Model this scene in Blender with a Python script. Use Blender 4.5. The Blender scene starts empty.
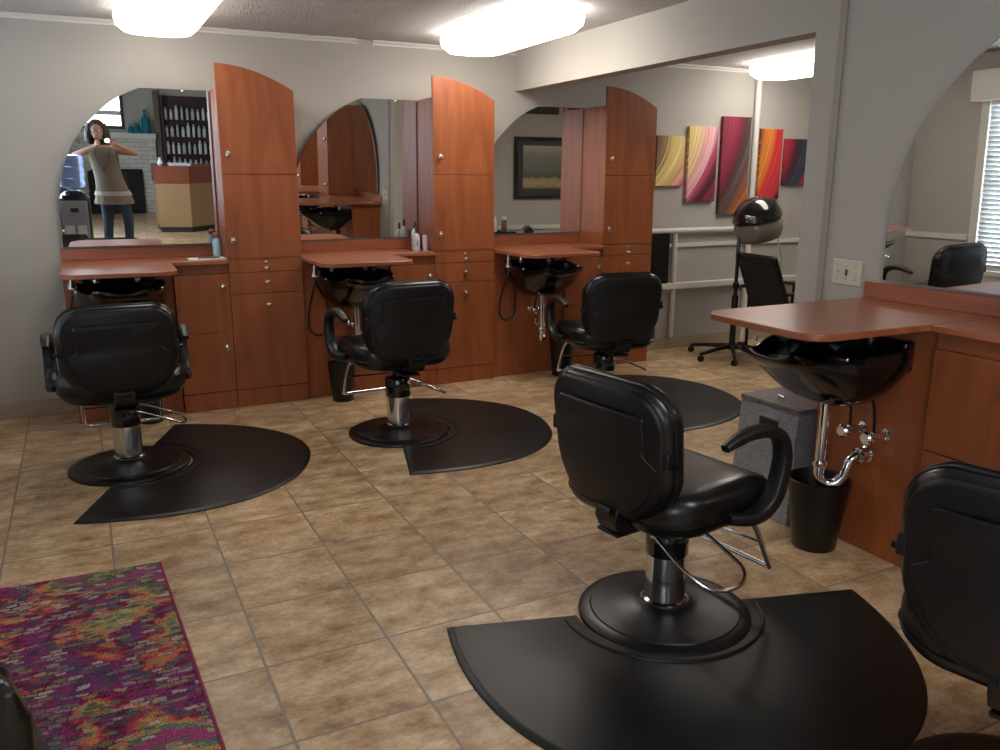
import bpy, bmesh, math, random
from mathutils import Vector, Matrix
random.seed(7)
R = math.radians
PI = math.pi
COL = bpy.context.scene.collection
CEIL = 2.454
YW = 5.98          # back wall
XR = 3.11          # right partition wall
XL = -1.12         # left wall
HC = 1.501         # eye height

# ------------------------------------------------------------------ mesh helper
class MB:
    def __init__(s): s.bm = bmesh.new()
    def _face(s, vs):
        try: return s.bm.faces.new(vs)
        except ValueError: return None
    def box(s, x0, x1, y0, y1, z0, z1):
        v = [s.bm.verts.new(p) for p in ((x0,y0,z0),(x1,y0,z0),(x1,y1,z0),(x0,y1,z0),(x0,y0,z1),(x1,y0,z1),(x1,y1,z1),(x0,y1,z1))]
        for f in ((0,3,2,1),(4,5,6,7),(0,1,5,4),(1,2,6,5),(2,3,7,6),(3,0,4,7)): s._face([v[i] for i in f])
        return s
    def loft(s, loops, cap0=True, cap1=True, closed=True):
        rows = [[s.bm.verts.new(p) for p in l] for l in loops]
        n = len(rows[0])
        for a, b in zip(rows, rows[1:]):
            for i in range(n if closed else n-1):
                j = (i+1) % n
                s._face([a[i], a[j], b[j], b[i]])
        if cap0: s._face(list(reversed(rows[0])))
        if cap1: s._face(rows[-1])
        return s
    def lathe(s, prof, c=(0,0,0), n=32, axis='z', sx=1, sy=1):
        rows = []
        for r, h in prof:
            l = []
            for k in range(n):
                a = 2*PI*k/n
                x, y = r*math.cos(a)*sx, r*math.sin(a)*sy
                p = {'z':(x,y,h),'y':(x,h,-y),'x':(h,x,y)}[axis]
                l.append((p[0]+c[0], p[1]+c[1], p[2]+c[2]))
            rows.append(l)
        return s.loft(rows)
    def cyl(s, c, r, h, n=24, axis='z'):
        return s.lathe([(r,0),(r,h)], c, n, axis)
    def tube(s, pts, r, n=10, smooth=0, flat=None, up=None):
        P = [Vector(p) for p in pts]
        rr = list(r) if isinstance(r, (list, tuple)) else [r]*len(P)
        if smooth:
            Q, q = [], []
            for i in range(len(P)-1):
                p0, p1, p2, p3 = P[max(i-1,0)], P[i], P[i+1], P[min(i+2,len(P)-1)]
                for k in range(smooth):
                    t = k/smooth
                    Q.append(.5*((2*p1)+(p2-p0)*t+(2*p0-5*p1+4*p2-p3)*t*t+(3*p1-p0-3*p2+p3)*t**3))
                    q.append(rr[i]*(1-t)+rr[i+1]*t)
            Q.append(P[-1]); q.append(rr[-1]); P, rr = Q, q
        loops = []
        prev = None
        for i, p in enumerate(P):
            t = (P[min(i+1,len(P)-1)]-P[max(i-1,0)]).normalized()
            if up is not None:
                u = Vector(up); a = (u - t*u.dot(t)).normalized()
            elif prev is None:
                u = Vector((0,0,1)) if abs(t.z) < .9 else Vector((1,0,0))
                a = (u - t*u.dot(t)).normalized()
            else:
                a = (prev - t*prev.dot(t)).normalized()
            prev = a; b = t.cross(a)
            f = flat or (1,1)
            loop = []
            for k in range(n):
                w = 2*PI*k/n
                ca, sa = math.cos(w), math.sin(w)
                if flat:
                    ca = math.copysign(abs(ca)**.55, ca); sa = math.copysign(abs(sa)**.55, sa)
                loop.append(tuple(p + a*(ca*rr[i]*f[0]) + b*(sa*rr[i]*f[1])))
            loops.append(loop)
        return s.loft(loops)
    def prism(s, pts, z0, z1, plane='xy'):
        # pts 2-D; plane 'xy' -> extrude z, 'xz' -> extrude y, 'yz' -> extrude x
        def P(a, b, h): return {'xy':(a,b,h),'xz':(a,h,b),'yz':(h,a,b)}[plane]
        return s.loft([[P(a,b,z0) for a,b in pts],[P(a,b,z1) for a,b in pts]])
    def sphere(s, c, r, n=20, m=12, sx=1, sy=1, sz=1):
        rows = []
        for i in range(1, m):
            t = PI*i/m
            rows.append([(c[0]+r*sx*math.sin(t)*math.cos(2*PI*k/n), c[1]+r*sy*math.sin(t)*math.sin(2*PI*k/n), c[2]-r*sz*math.cos(t)) for k in range(n)])
        return s.loft(rows)
    def build(s, name, m, parent=None, bevel=0, seg=2, smooth=True, ang=40, loc=None):
        bmesh.ops.recalc_face_normals(s.bm, faces=s.bm.faces[:])
        me = bpy.data.meshes.new(name); s.bm.to_mesh(me); s.bm.free()
        me.materials.append(m)
        if smooth:
            me.polygons.foreach_set('use_smooth', [True]*len(me.polygons))
            me.set_sharp_from_angle(angle=R(ang))
        o = bpy.data.objects.new(name, me); COL.objects.link(o)
        if parent: o.parent = parent
        if loc: o.location = loc
        if bevel:
            b = o.modifiers.new('bevel','BEVEL'); b.width = bevel; b.segments = seg; b.limit_method = 'ANGLE'; b.angle_limit = R(50)
            b.harden_normals = False
        return o

def tag(o, label, cat, group=None):
    o['label'] = label; o['category'] = cat
    if group: o['group'] = group
    return o
def thing(name, label, cat, loc=(0,0,0), rz=0, group=None):
    o = bpy.data.objects.new(name, None); COL.objects.link(o)
    o.location = loc; o.rotation_euler = (0,0,rz)
    o.empty_display_size = .1
    return tag(o, label, cat, group)
def struct(o): o['kind'] = 'structure'; return o

# ------------------------------------------------------------------ materials
def newmat(name):
    m = bpy.data.materials.new(name); m.use_nodes = True
    nt = m.node_tree; b = nt.nodes['Principled BSDF']
    return m, nt, b
def N(nt, t, **kw):
    n = nt.nodes.new(t)
    for k, v in kw.items(): setattr(n, k, v)
    return n
def plain(name, col, rough=.5, metal=0, coat=0, bump=None, alpha=None, trans=0, ior=1.5, spec=.5, emit=None, var=0):
    m, nt, b = newmat(name)
    b.inputs['Base Color'].default_value = (*col,1); b.inputs['Roughness'].default_value = rough
    b.inputs['Metallic'].default_value = metal; b.inputs['Coat Weight'].default_value = coat
    b.inputs['Transmission Weight'].default_value = trans; b.inputs['IOR'].default_value = ior
    b.inputs['Specular IOR Level'].default_value = spec
    if emit:
        b.inputs['Emission Color'].default_value = (*emit[0],1); b.inputs['Emission Strength'].default_value = emit[1]
    tc = N(nt,'ShaderNodeTexCoord')
    if var:
        nz = N(nt,'ShaderNodeTexNoise'); nz.inputs['Scale'].default_value = 6; nz.inputs['Detail'].default_value = 5
        nt.links.new(tc.outputs['Object'], nz.inputs['Vector'])
        mr = N(nt,'ShaderNodeMapRange'); mr.inputs['To Min'].default_value = 1-var; mr.inputs['To Max'].default_value = 1+var
        nt.links.new(nz.outputs['Fac'], mr.inputs['Value'])
        mx = N(nt,'ShaderNodeVectorMath', operation='SCALE'); mx.inputs[0].default_value = col
        nt.links.new(mr.outputs['Result'], mx.inputs['Scale']); nt.links.new(mx.outputs['Vector'], b.inputs['Base Color'])
    if bump:
        sc, st, dist = bump
        nz = N(nt,'ShaderNodeTexNoise'); nz.inputs['Scale'].default_value = sc; nz.inputs['Detail'].default_value = 4
        nt.links.new(tc.outputs['Object'], nz.inputs['Vector'])
        bp = N(nt,'ShaderNodeBump'); bp.inputs['Strength'].default_value = st; bp.inputs['Distance'].default_value = dist
        nt.links.new(nz.outputs['Fac'], bp.inputs['Height']); nt.links.new(bp.outputs['Normal'], b.inputs['Normal'])
    return m
def ramp(nt, stops):
    r = N(nt,'ShaderNodeValToRGB'); e = r.color_ramp.elements
    while len(e) < len(stops): e.new(.5)
    for i, (p, c) in enumerate(stops):
        e[i].position = p; e[i].color = (*c,1)
    return r
def wood(name, scale, dark, light, rough=.42, coat=.05):
    m, nt, b = newmat(name)
    tc = N(nt,'ShaderNodeTexCoord'); mp = N(nt,'ShaderNodeMapping'); mp.inputs['Scale'].default_value = scale
    nt.links.new(tc.outputs['Object'], mp.inputs['Vector'])
    nz = N(nt,'ShaderNodeTexNoise'); nz.inputs['Scale'].default_value = 1; nz.inputs['Detail'].default_value = 6; nz.inputs['Distortion'].default_value = 1.2
    nt.links.new(mp.outputs['Vector'], nz.inputs['Vector'])
    mp2 = N(nt,'ShaderNodeMapping'); mp2.inputs['Scale'].default_value = tuple(v*7 if v > 3 else v*2 for v in scale)
    nt.links.new(tc.outputs['Object'], mp2.inputs['Vector'])
    n2 = N(nt,'ShaderNodeTexNoise'); n2.inputs['Scale'].default_value = 1; n2.inputs['Detail'].default_value = 3
    nt.links.new(mp2.outputs['Vector'], n2.inputs['Vector'])
    ad = N(nt,'ShaderNodeMath', operation='MULTIPLY_ADD'); ad.inputs[1].default_value = .18
    nt.links.new(n2.outputs['Fac'], ad.inputs[0]); nt.links.new(nz.outputs['Fac'], ad.inputs[2])
    r = ramp(nt, [(.38,dark),(.78,light)])
    nt.links.new(ad.outputs[0], r.inputs['Fac']); nt.links.new(r.outputs['Color'], b.inputs['Base Color'])
    b.inputs['Roughness'].default_value = rough; b.inputs['Coat Weight'].default_value = coat; b.inputs['Coat Roughness'].default_value = .3
    return m

M = {}
WD, WL = (.24,.064,.020), (.37,.105,.032)
M['wood_v'] = wood('cherry_laminate_upright', (9,9,1.1), WD, WL)
M['wood_h'] = wood('cherry_laminate_top', (1.1,9,9), (.27,.080,.036), (.40,.125,.055), .3, .3)
M['wall'] = plain('wall_paint', (.45,.425,.385), .85, bump=(90,.15,.004), var=.03)
M['wall_grey'] = plain('wall_paint_lower', (.43,.425,.40), .85, bump=(90,.15,.004))
M['trim'] = plain('trim_paint', (.68,.66,.60), .5)
M['baseb'] = plain('baseboard_tan', (.42,.34,.24), .6, var=.06)
M['ceiling'] = plain('popcorn_ceiling', (.80,.765,.74), .95, bump=(85,1,.05), var=.10)
M['black_vinyl'] = plain('black_vinyl', (.005,.0055,.007), .30, coat=.1, bump=(9,.12,.02))
M['black_shell'] = plain('black_shell', (.004,.0045,.007), .42, bump=(300,.15,.001))
M['black_urethane'] = plain('black_urethane', (.006,.008,.009), .42)
M['black_metal'] = plain('black_metal', (.005,.005,.0055), .36)
M['black_gloss'] = plain('black_gloss', (.008,.008,.009), .1, coat=.6)
M['bowl'] = plain('bowl_black', (.004,.004,.0045), .14, coat=.2)
M['rubber'] = plain('mat_rubber', (.007,.0078,.0078), .42, bump=(60,.1,.002), var=.12)
M['chrome'] = plain('chrome', (.75,.76,.78), .12, 1)
M['nickel'] = plain('brushed_nickel', (.70,.68,.62), .25, 1)
M['bin'] = plain('bin_plastic', (.004,.004,.0045), .35)
M['hose'] = plain('hose_black', (.015,.015,.016), .4)
M['mirror'] = plain('silvered_glass', (.88,.90,.88), .0, 1)
M['mirror_edge'] = plain('mirror_backing', (.015,.015,.015), .5)
M['cream'] = plain('cream_plastic', (.62,.60,.47), .35)
M['dark'] = plain('dark_slot', (.02,.02,.02), .6)
M['white'] = plain('white_plastic', (.72,.73,.74), .35)
M['paper'] = plain('paper', (.75,.76,.76), .7)
M['diffuser'] = plain('lamp_diffuser', (.9,.9,.88), .4, emit=((1,.94,.86), 10))
M['diffuser_dim'] = plain('lamp_diffuser_dimmed', (.9,.9,.86), .4, emit=((1,.92,.82), 5.5))  # weaker emission for the first lamp, keeps the left wall darker
M['lamp_base'] = plain('lamp_base', (.7,.7,.68), .4)

def tile_mat():
    m, nt, b = newmat('ceramic_floor_tile')
    tc = N(nt,'ShaderNodeTexCoord'); mp = N(nt,'ShaderNodeMapping'); mp.inputs['Location'].default_value = (-.385+8, -3.621+12, 0)
    nt.links.new(tc.outputs['Object'], mp.inputs['Vector'])
    br = N(nt,'ShaderNodeTexBrick'); br.offset = 0; br.squash = 1
    for k, v in (('Scale',1),('Mortar Size',.0045),('Mortar Smooth',.15),('Bias',0),('Brick Width',.4),('Row Height',.4)): br.inputs[k].default_value = v
    br.inputs['Color1'].default_value = (.0,0,0,1); br.inputs['Color2'].default_value = (1,1,1,1); br.inputs['Mortar'].default_value = (.5,.5,.5,1)
    nt.links.new(mp.outputs['Vector'], br.inputs['Vector'])
    # per tile offset of the mottling
    sc = N(nt,'ShaderNodeVectorMath', operation='SCALE'); sc.inputs['Scale'].default_value = 7.3
    nt.links.new(br.outputs['Color'], sc.inputs[0])
    ad = N(nt,'ShaderNodeVectorMath', operation='ADD')
    nt.links.new(mp.outputs['Vector'], ad.inputs[0]); nt.links.new(sc.outputs['Vector'], ad.inputs[1])
    mp2 = N(nt,'ShaderNodeMapping'); mp2.inputs['Scale'].default_value = (1,1.5,1)
    nt.links.new(ad.outputs['Vector'], mp2.inputs['Vector'])
    n1 = N(nt,'ShaderNodeTexNoise'); n1.inputs['Scale'].default_value = 7; n1.inputs['Detail'].default_value = 8; n1.inputs['Roughness'].default_value = .62
    n2 = N(nt,'ShaderNodeTexNoise'); n2.inputs['Scale'].default_value = 48; n2.inputs['Detail'].default_value = 5; n2.inputs['Roughness'].default_value = .7
    nt.links.new(mp2.outputs['Vector'], n1.inputs['Vector']); nt.links.new(mp2.outputs['Vector'], n2.inputs['Vector'])
    mm = N(nt,'ShaderNodeMath', operation='MULTIPLY_ADD'); mm.inputs[1].default_value = .45
    nt.links.new(n2.outputs['Fac'], mm.inputs[0]); nt.links.new(n1.outputs['Fac'], mm.inputs[2])
    r = ramp(nt, [(.50,(.24,.135,.058)),(.64,(.43,.275,.145)),(.75,(.56,.385,.22)),(.90,(.74,.57,.37))])
    nt.links.new(mm.outputs[0], r.inputs['Fac'])
    hs = N(nt,'ShaderNodeHueSaturation'); nt.links.new(r.outputs['Color'], hs.inputs['Color'])
    mr = N(nt,'ShaderNodeMapRange'); mr.inputs['To Min'].default_value = .86; mr.inputs['To Max'].default_value = 1.12
    nt.links.new(br.outputs['Color'], mr.inputs['Value']); nt.links.new(mr.outputs['Result'], hs.inputs['Value'])
    mx = N(nt,'ShaderNodeMix', data_type='RGBA'); mx.inputs['B'].default_value = (.26,.22,.18,1)
    nt.links.new(br.outputs['Fac'], mx.inputs['Factor']); nt.links.new(hs.outputs['Color'], mx.inputs['A'])
    nt.links.new(mx.outputs['Result'], b.inputs['Base Color'])
    rr = N(nt,'ShaderNodeMapRange'); rr.inputs['To Min'].default_value = .30; rr.inputs['To Max'].default_value = .48
    nt.links.new(n1.outputs['Fac'], rr.inputs['Value'])
    nt.links.new(rr.outputs['Result'], b.inputs['Roughness'])
    hm = N(nt,'ShaderNodeMath', operation='MULTIPLY_ADD'); hm.inputs[1].default_value = -1.5
    nt.links.new(br.outputs['Fac'], hm.inputs[0]); nt.links.new(mm.outputs[0], hm.inputs[2])
    bp = N(nt,'ShaderNodeBump'); bp.inputs['Strength'].default_value = .35; bp.inputs['Distance'].default_value = .004
    nt.links.new(hm.outputs[0], bp.inputs['Height']); nt.links.new(bp.outputs['Normal'], b.inputs['Normal'])
    return m
M['tile'] = tile_mat()

def rug_mat():
    m, nt, b = newmat('woven_rug')
    tc = N(nt,'ShaderNodeTexCoord')
    wn = N(nt,'ShaderNodeTexNoise'); wn.inputs['Scale'].default_value = 22; wn.inputs['Detail'].default_value = 3
    nt.links.new(tc.outputs['Object'], wn.inputs['Vector'])
    wo = N(nt,'ShaderNodeVectorMath', operation='MULTIPLY_ADD'); wo.inputs[1].default_value = (.055,.035,0); 
    nt.links.new(wn.outputs['Color'], wo.inputs[0]); nt.links.new(tc.outputs['Object'], wo.inputs[2])
    mp0 = N(nt,'ShaderNodeMapping'); mp0.inputs['Location'].default_value = (8,8,0); nt.links.new(wo.outputs[0], mp0.inputs['Vector'])
    def cells(bw, rh, mort):
        br = N(nt,'ShaderNodeTexBrick'); br.offset = .43
        for k, v in (('Scale',1),('Mortar Size',mort),('Mortar Smooth',.4),('Bias',0),('Brick Width',bw),('Row Height',rh)): br.inputs[k].default_value = v
        br.inputs['Color1'].default_value = (0,0,0,1); br.inputs['Color2'].default_value = (1,1,1,1); br.inputs['Mortar'].default_value = (.5,.5,.5,1)
        nt.links.new(mp0.outputs[0], br.inputs['Vector']); return br
    d = cells(.040, .021, .003)
    # broad clouds of ground colour
    n1 = N(nt,'ShaderNodeTexNoise'); n1.inputs['Scale'].default_value = 2.8; n1.inputs['Detail'].default_value = 4; n1.inputs['Distortion'].default_value = 1.2
    nt.links.new(tc.outputs['Object'], n1.inputs['Vector'])
    mr1 = N(nt,'ShaderNodeMapRange'); mr1.inputs['From Min'].default_value = .33; mr1.inputs['From Max'].default_value = .67
    nt.links.new(n1.outputs['Fac'], mr1.inputs['Value'])
    ma = N(nt,'ShaderNodeMath', operation='MULTIPLY_ADD'); ma.inputs[1].default_value = .22; ma.inputs[2].default_value = -.11
    nt.links.new(d.outputs['Color'], ma.inputs[0])
    a2 = N(nt,'ShaderNodeMath', operation='ADD'); nt.links.new(ma.outputs[0], a2.inputs[0]); nt.links.new(mr1.outputs['Result'], a2.inputs[1])
    ground = ramp(nt, [(0,(.04,.06,.12)),(.12,(.12,.04,.15)),(.26,(.30,.035,.16)),(.38,(.08,.02,.06)),(.48,(.36,.03,.08)),(.58,(.58,.16,.08)),(.70,(.42,.34,.11)),(.84,(.10,.13,.07)),(1,(.38,.05,.18))])
    nt.links.new(a2.outputs[0], ground.inputs['Fac'])
    dash = ramp(nt, [(0,(.03,.08,.11)),(.14,(.05,.14,.15)),(.28,(.28,.30,.12)),(.40,(.16,.20,.10)),(.52,(.50,.46,.30)),(.62,(.04,.06,.12)),(.74,(.22,.30,.24)),(.86,(.55,.52,.45)),(1,(.10,.03,.14))])
    # second random number per dash
    mu7 = N(nt,'ShaderNodeMath', operation='MULTIPLY'); mu7.inputs[1].default_value = 7.31; nt.links.new(d.outputs['Color'], mu7.inputs[0])
    fr = N(nt,'ShaderNodeMath', operation='FRACT'); nt.links.new(mu7.outputs[0], fr.inputs[0]); nt.links.new(fr.outputs[0], dash.inputs['Fac'])
    mu13 = N(nt,'ShaderNodeMath', operation='MULTIPLY'); mu13.inputs[1].default_value = 23.7; nt.links.new(d.outputs['Color'], mu13.inputs[0])
    fr2 = N(nt,'ShaderNodeMath', operation='FRACT'); nt.links.new(mu13.outputs[0], fr2.inputs[0])
    th = N(nt,'ShaderNodeMath', operation='GREATER_THAN'); th.inputs[1].default_value = .42; nt.links.new(fr2.outputs[0], th.inputs[0])
    inv = N(nt,'ShaderNodeMath', operation='SUBTRACT'); inv.inputs[0].default_value = 1; nt.links.new(d.outputs['Fac'], inv.inputs[1])
    mu = N(nt,'ShaderNodeMath', operation='MULTIPLY'); nt.links.new(th.outputs[0], mu.inputs[0]); nt.links.new(inv.outputs[0], mu.inputs[1])
    mu2 = N(nt,'ShaderNodeMath', operation='MULTIPLY'); mu2.inputs[1].default_value = .82; nt.links.new(mu.outputs[0], mu2.inputs[0])
    mx = N(nt,'ShaderNodeMix', data_type='RGBA')
    nt.links.new(mu2.outputs[0], mx.inputs['Factor']); nt.links.new(ground.outputs['Color'], mx.inputs['A']); nt.links.new(dash.outputs['Color'], mx.inputs['B'])
    nf = N(nt,'ShaderNodeTexNoise'); nf.inputs['Scale'].default_value = 190; nf.inputs['Detail'].default_value = 3
    nt.links.new(tc.outputs['Object'], nf.inputs['Vector'])
    mr = N(nt,'ShaderNodeMapRange'); mr.inputs['From Min'].default_value = .3; mr.inputs['From Max'].default_value = .7; mr.inputs['To Min'].default_value = .4; mr.inputs['To Max'].default_value = 1.7
    nt.links.new(nf.outputs['Fac'], mr.inputs['Value'])
    hs = N(nt,'ShaderNodeHueSaturation'); nt.links.new(mx.outputs['Result'], hs.inputs['Color']); nt.links.new(mr.outputs['Result'], hs.inputs['Value'])
    nt.links.new(hs.outputs['Color'], b.inputs['Base Color'])
    b.inputs['Roughness'].default_value = .95; b.inputs['Specular IOR Level'].default_value = .15
    bp = N(nt,'ShaderNodeBump'); bp.inputs['Strength'].default_value = .8; bp.inputs['Distance'].default_value = .004
    nt.links.new(nf.outputs['Fac'], bp.inputs['Height']); nt.links.new(bp.outputs['Normal'], b.inputs['Normal'])
    return m

M['rug'] = rug_mat()
M['rug_edge'] = plain('rug_binding', (.30,.03,.09), .9)

def weave_mat(name, c1, c2, bw=.022, rh=.008):
    m, nt, b = newmat(name)
    tc = N(nt,'ShaderNodeTexCoord'); sx = N(nt,'ShaderNodeSeparateXYZ'); nt.links.new(tc.outputs['Object'], sx.inputs[0])
    ad = N(nt,'ShaderNodeMath', operation='ADD'); nt.links.new(sx.outputs['X'], ad.inputs[0]); nt.links.new(sx.outputs['Y'], ad.inputs[1])
    cx = N(nt,'ShaderNodeCombineXYZ'); nt.links.new(ad.outputs[0], cx.inputs['X']); nt.links.new(sx.outputs['Z'], cx.inputs['Y'])
    br = N(nt,'ShaderNodeTexBrick'); br.offset = .5
    for k, v in (('Scale',1),('Mortar Size',.0016),('Mortar Smooth',.6),('Brick Width',bw),('Row Height',rh)): br.inputs[k].default_value = v
    br.inputs['Color1'].default_value = (*c1,1); br.inputs['Color2'].default_value = (*c2,1); br.inputs['Mortar'].default_value = (c1[0]*.25,c1[1]*.25,c1[2]*.25,1)
    nt.links.new(cx.outputs[0], br.inputs['Vector']); nt.links.new(br.outputs['Color'], b.inputs['Base Color'])
    bp = N(nt,'ShaderNodeBump'); bp.invert = True; bp.inputs['Distance'].default_value = .003
    nt.links.new(br.outputs['Fac'], bp.inputs['Height']); nt.links.new(bp.outputs['Normal'], b.inputs['Normal'])
    b.inputs['Roughness'].default_value = .6
    return m
M['weave'] = weave_mat('grey_wicker', (.40,.41,.45), (.56,.57,.61))
M['weave_dark'] = weave_mat('brown_grey_wicker', (.20,.18,.16), (.30,.27,.245), .022, .008)
M['mesh_black'] = weave_mat('black_woven_mesh', (.010,.010,.010), (.03,.03,.03), .02, .012)

def brick_mat():
    m, nt, b = newmat('white_painted_brick')
    tc = N(nt,'ShaderNodeTexCoord'); sx = N(nt,'ShaderNodeSeparateXYZ'); nt.links.new(tc.outputs['Object'], sx.inputs[0])
    cx = N(nt,'ShaderNodeCombineXYZ'); nt.links.new(sx.outputs['X'], cx.inputs['X']); nt.links.new(sx.outputs['Z'], cx.inputs['Y'])
    br = N(nt,'ShaderNodeTexBrick')
    for k, v in (('Scale',1),('Mortar Size',.008),('Mortar Smooth',.5),('Brick Width',.21),('Row Height',.075)): br.inputs[k].default_value = v
    br.inputs['Color1'].default_value = (.62,.62,.58,1); br.inputs['Color2'].default_value = (.7,.7,.66,1); br.inputs['Mortar'].default_value = (.5,.5,.46,1)
    nt.links.new(cx.outputs[0], br.inputs['Vector']); nt.links.new(br.outputs['Color'], b.inputs['Base Color'])
    bp = N(nt,'ShaderNodeBump'); bp.invert = True; bp.inputs['Distance'].default_value = .01
    nt.links.new(br.outputs['Fac'], bp.inputs['Height']); nt.links.new(bp.outputs['Normal'], b.inputs['Normal'])
    b.inputs['Roughness'].default_value = .6
    return m
M['brick'] = brick_mat()

def strand_mat(name, x0, w, z0, h, k, stops):
    # hair-like strands that sweep from the top edge down to the left
    m, nt, b = newmat(name)
    tc = N(nt,'ShaderNodeTexCoord'); sx = N(nt,'ShaderNodeSeparateXYZ'); nt.links.new(tc.outputs['Object'], sx.inputs[0])
    u = N(nt,'ShaderNodeMapRange', clamp=False); u.inputs['From Min'].default_value = x0; u.inputs['From Max'].default_value = x0+w; nt.links.new(sx.outputs['X'], u.inputs['Value'])
    v = N(nt,'ShaderNodeMapRange', clamp=False); v.inputs['From Min'].default_value = z0+h; v.inputs['From Max'].default_value = z0; nt.links.new(sx.outputs['Z'], v.inputs['Value'])
    pw = N(nt,'ShaderNodeMath', operation='POWER'); pw.inputs[1].default_value = 1.9; nt.links.new(v.outputs[0], pw.inputs[0])
    ma = N(nt,'ShaderNodeMath', operation='MULTIPLY_ADD'); ma.inputs[1].default_value = k; nt.links.new(pw.outputs[0], ma.inputs[0]); nt.links.new(u.outputs[0], ma.inputs[2])
    dv = N(nt,'ShaderNodeMath', operation='DIVIDE'); dv.inputs[1].default_value = 1+k; nt.links.new(ma.outputs[0], dv.inputs[0])
    cx = N(nt,'ShaderNodeCombineXYZ'); nt.links.new(dv.outputs[0], cx.inputs['X']); nt.links.new(v.outputs[0], cx.inputs['Y'])
    mp = N(nt,'ShaderNodeMapping'); mp.inputs['Scale'].default_value = (75,.7,1); nt.links.new(cx.outputs[0], mp.inputs['Vector'])
    nz = N(nt,'ShaderNodeTexNoise'); nz.inputs['Scale'].default_value = 1; nz.inputs['Detail'].default_value = 4; nt.links.new(mp.outputs[0], nz.inputs['Vector'])
    m2 = N(nt,'ShaderNodeMath', operation='MULTIPLY_ADD'); m2.inputs[1].default_value = .5; m2.inputs[2].default_value = -.25; nt.links.new(nz.outputs['Fac'], m2.inputs[0])
    a = N(nt,'ShaderNodeMath', operation='ADD'); nt.links.new(dv.outputs[0], a.inputs[0]); nt.links.new(m2.outputs[0], a.inputs[1])
    r = ramp(nt, stops); nt.links.new(a.outputs[0], r.inputs['Fac'])
    mr = N(nt,'ShaderNodeMapRange'); mr.inputs['From Min'].default_value = .3; mr.inputs['From Max'].default_value = .7; mr.inputs['To Min'].default_value = .5; mr.inputs['To Max'].default_value = 1.4
    nt.links.new(nz.outputs['Fac'], mr.inputs['Value'])
    hs = N(nt,'ShaderNodeHueSaturation'); nt.links.new(r.outputs['Color'], hs.inputs['Color']); nt.links.new(mr.outputs[0], hs.inputs['Value'])
    nt.links.new(hs.outputs['Color'], b.inputs['Base Color']); b.inputs['Roughness'].default_value = .6
    return m

# ------------------------------------------------------------------ room shell
WT = .12
YB, XA = -5.6, 6.9     # wall behind the camera, far wall of the side room
def wallbox(name, boxes, m='wall'):
    mb = MB()
    for bx in boxes: mb.box(*bx)
    return struct(mb.build(name, M[m], smooth=False))
wallbox('floor', [(XL-WT, XA+WT, YB-WT, YW+WT, -.1, 0)], 'tile')
wallbox('ceiling', [(XL-WT, XA+WT, YB-WT, YW+WT, CEIL, CEIL+.1)], 'ceiling')
wallbox('wall_back', [(XL-WT, XA+WT, YW, YW+WT, 0, CEIL)])
# left wall with the window the mirrors see
LW = (3.6, 5.2, .54, 2.06)
LW2 = (-2.6, .0, .55, 2.15)  # unseen window, added for cool daylight from behind the camera
wallbox('wall_left', [(XL-WT, XL, YB, LW2[0], 0, CEIL), (XL-WT, XL, LW2[1], LW[0], 0, CEIL), (XL-WT, XL, LW[1], YW, 0, CEIL),
                      (XL-WT, XL, LW[0], LW[1], 0, LW[2]), (XL-WT, XL, LW[0], LW[1], LW[3], CEIL),
                      (XL-WT, XL, LW2[0], LW2[1], 0, LW2[2]), (XL-WT, XL, LW2[0], LW2[1], LW2[3], CEIL)])
OPY, OPZ = 2.99, 2.161
wallbox('wall_right', [(XR, XR+WT, YB, OPY, 0, CEIL)])
wallbox('trim_beam', [(XR, XR+WT, OPY, YW, OPZ, CEIL)])
FW = (-1.0, .19, 1.50, 2.2)
wallbox('wall_front', [(XL-WT, FW[0], YB-WT, YB, 0, CEIL), (FW[1], XR+WT, YB-WT, YB, 0, CEIL), (FW[0], FW[1], YB-WT, YB, 0, FW[2]), (FW[0], FW[1], YB-WT, YB, FW[3], CEIL)])
wallbox('wall_side_room', [(XR+WT, XA, OPY-WT, OPY, 0, CEIL)])
wallbox('wall_far_right', [(XA, XA+WT, OPY-WT, YW, 0, CEIL)])
# cornice along the back wall (a piece is missing above the second tower)
def cornice(name, x0, x1):
    mb = MB(); mb.prism([(YW-.002,CEIL-.002),(YW-.028,CEIL-.002),(YW-.028,CEIL-.012),(YW-.012,CEIL-.022),(YW-.012,CEIL-.034),(YW-.002,CEIL-.034)], x0, x1, 'yz')
    return struct(mb.build(name, M['trim'], smooth=False))
cornice('trim_1', XL, 1.86); cornice('trim_2', 1.97, XR); cornice('trim_3', XR+WT, XA)
# vertical joint strip on the right wall beside the opening
mb = MB(); mb.box(XR-.010, XR-.001, 2.815, 2.85, 0, CEIL); struct(mb.build('trim_4', plain('joint_strip', (.33,.295,.26), .6), smooth=False))
# baseboards
def bb(name, *b): mb = MB(); mb.box(*b); return struct(mb.build(name, M['baseb'], bevel=.003))
bb('baseboard_back', 4.2, XA, YW-.014, YW-.001, 0, .105)
bb('baseboard_back_left', XL, -.15, YW-.014, YW-.001, 0, .105)
bb('baseboard_left', XL+.001, XL+.014, YB, YW-.02, 0, .105)
bb('baseboard_right', XR-.014, XR-.001, 2.86, OPY, 0, .105)
bb('baseboard_side', XR+WT, XA, OPY+.001, OPY+.014, 0, .105)
# chair rails on the left wall and in the side room
def rail(name, b): mb = MB(); mb.box(*b); return struct(mb.build(name, M['trim'], bevel=.006))
rail('trim_5', (XL+.001, XL+.022, LW[1]+.09, YW-.001, .80, .855))
rail('trim_6', (XR+WT, XA, OPY+.001, OPY+.022, .885, .935))
# lower half of the back wall in the side room is painted greyer
mb = MB(); mb.box(4.2, XA-.002, YW-.004, YW-.0005, .106, .55); struct(mb.build('wall_back_dado', M['wall_grey'], smooth=False))

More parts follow.
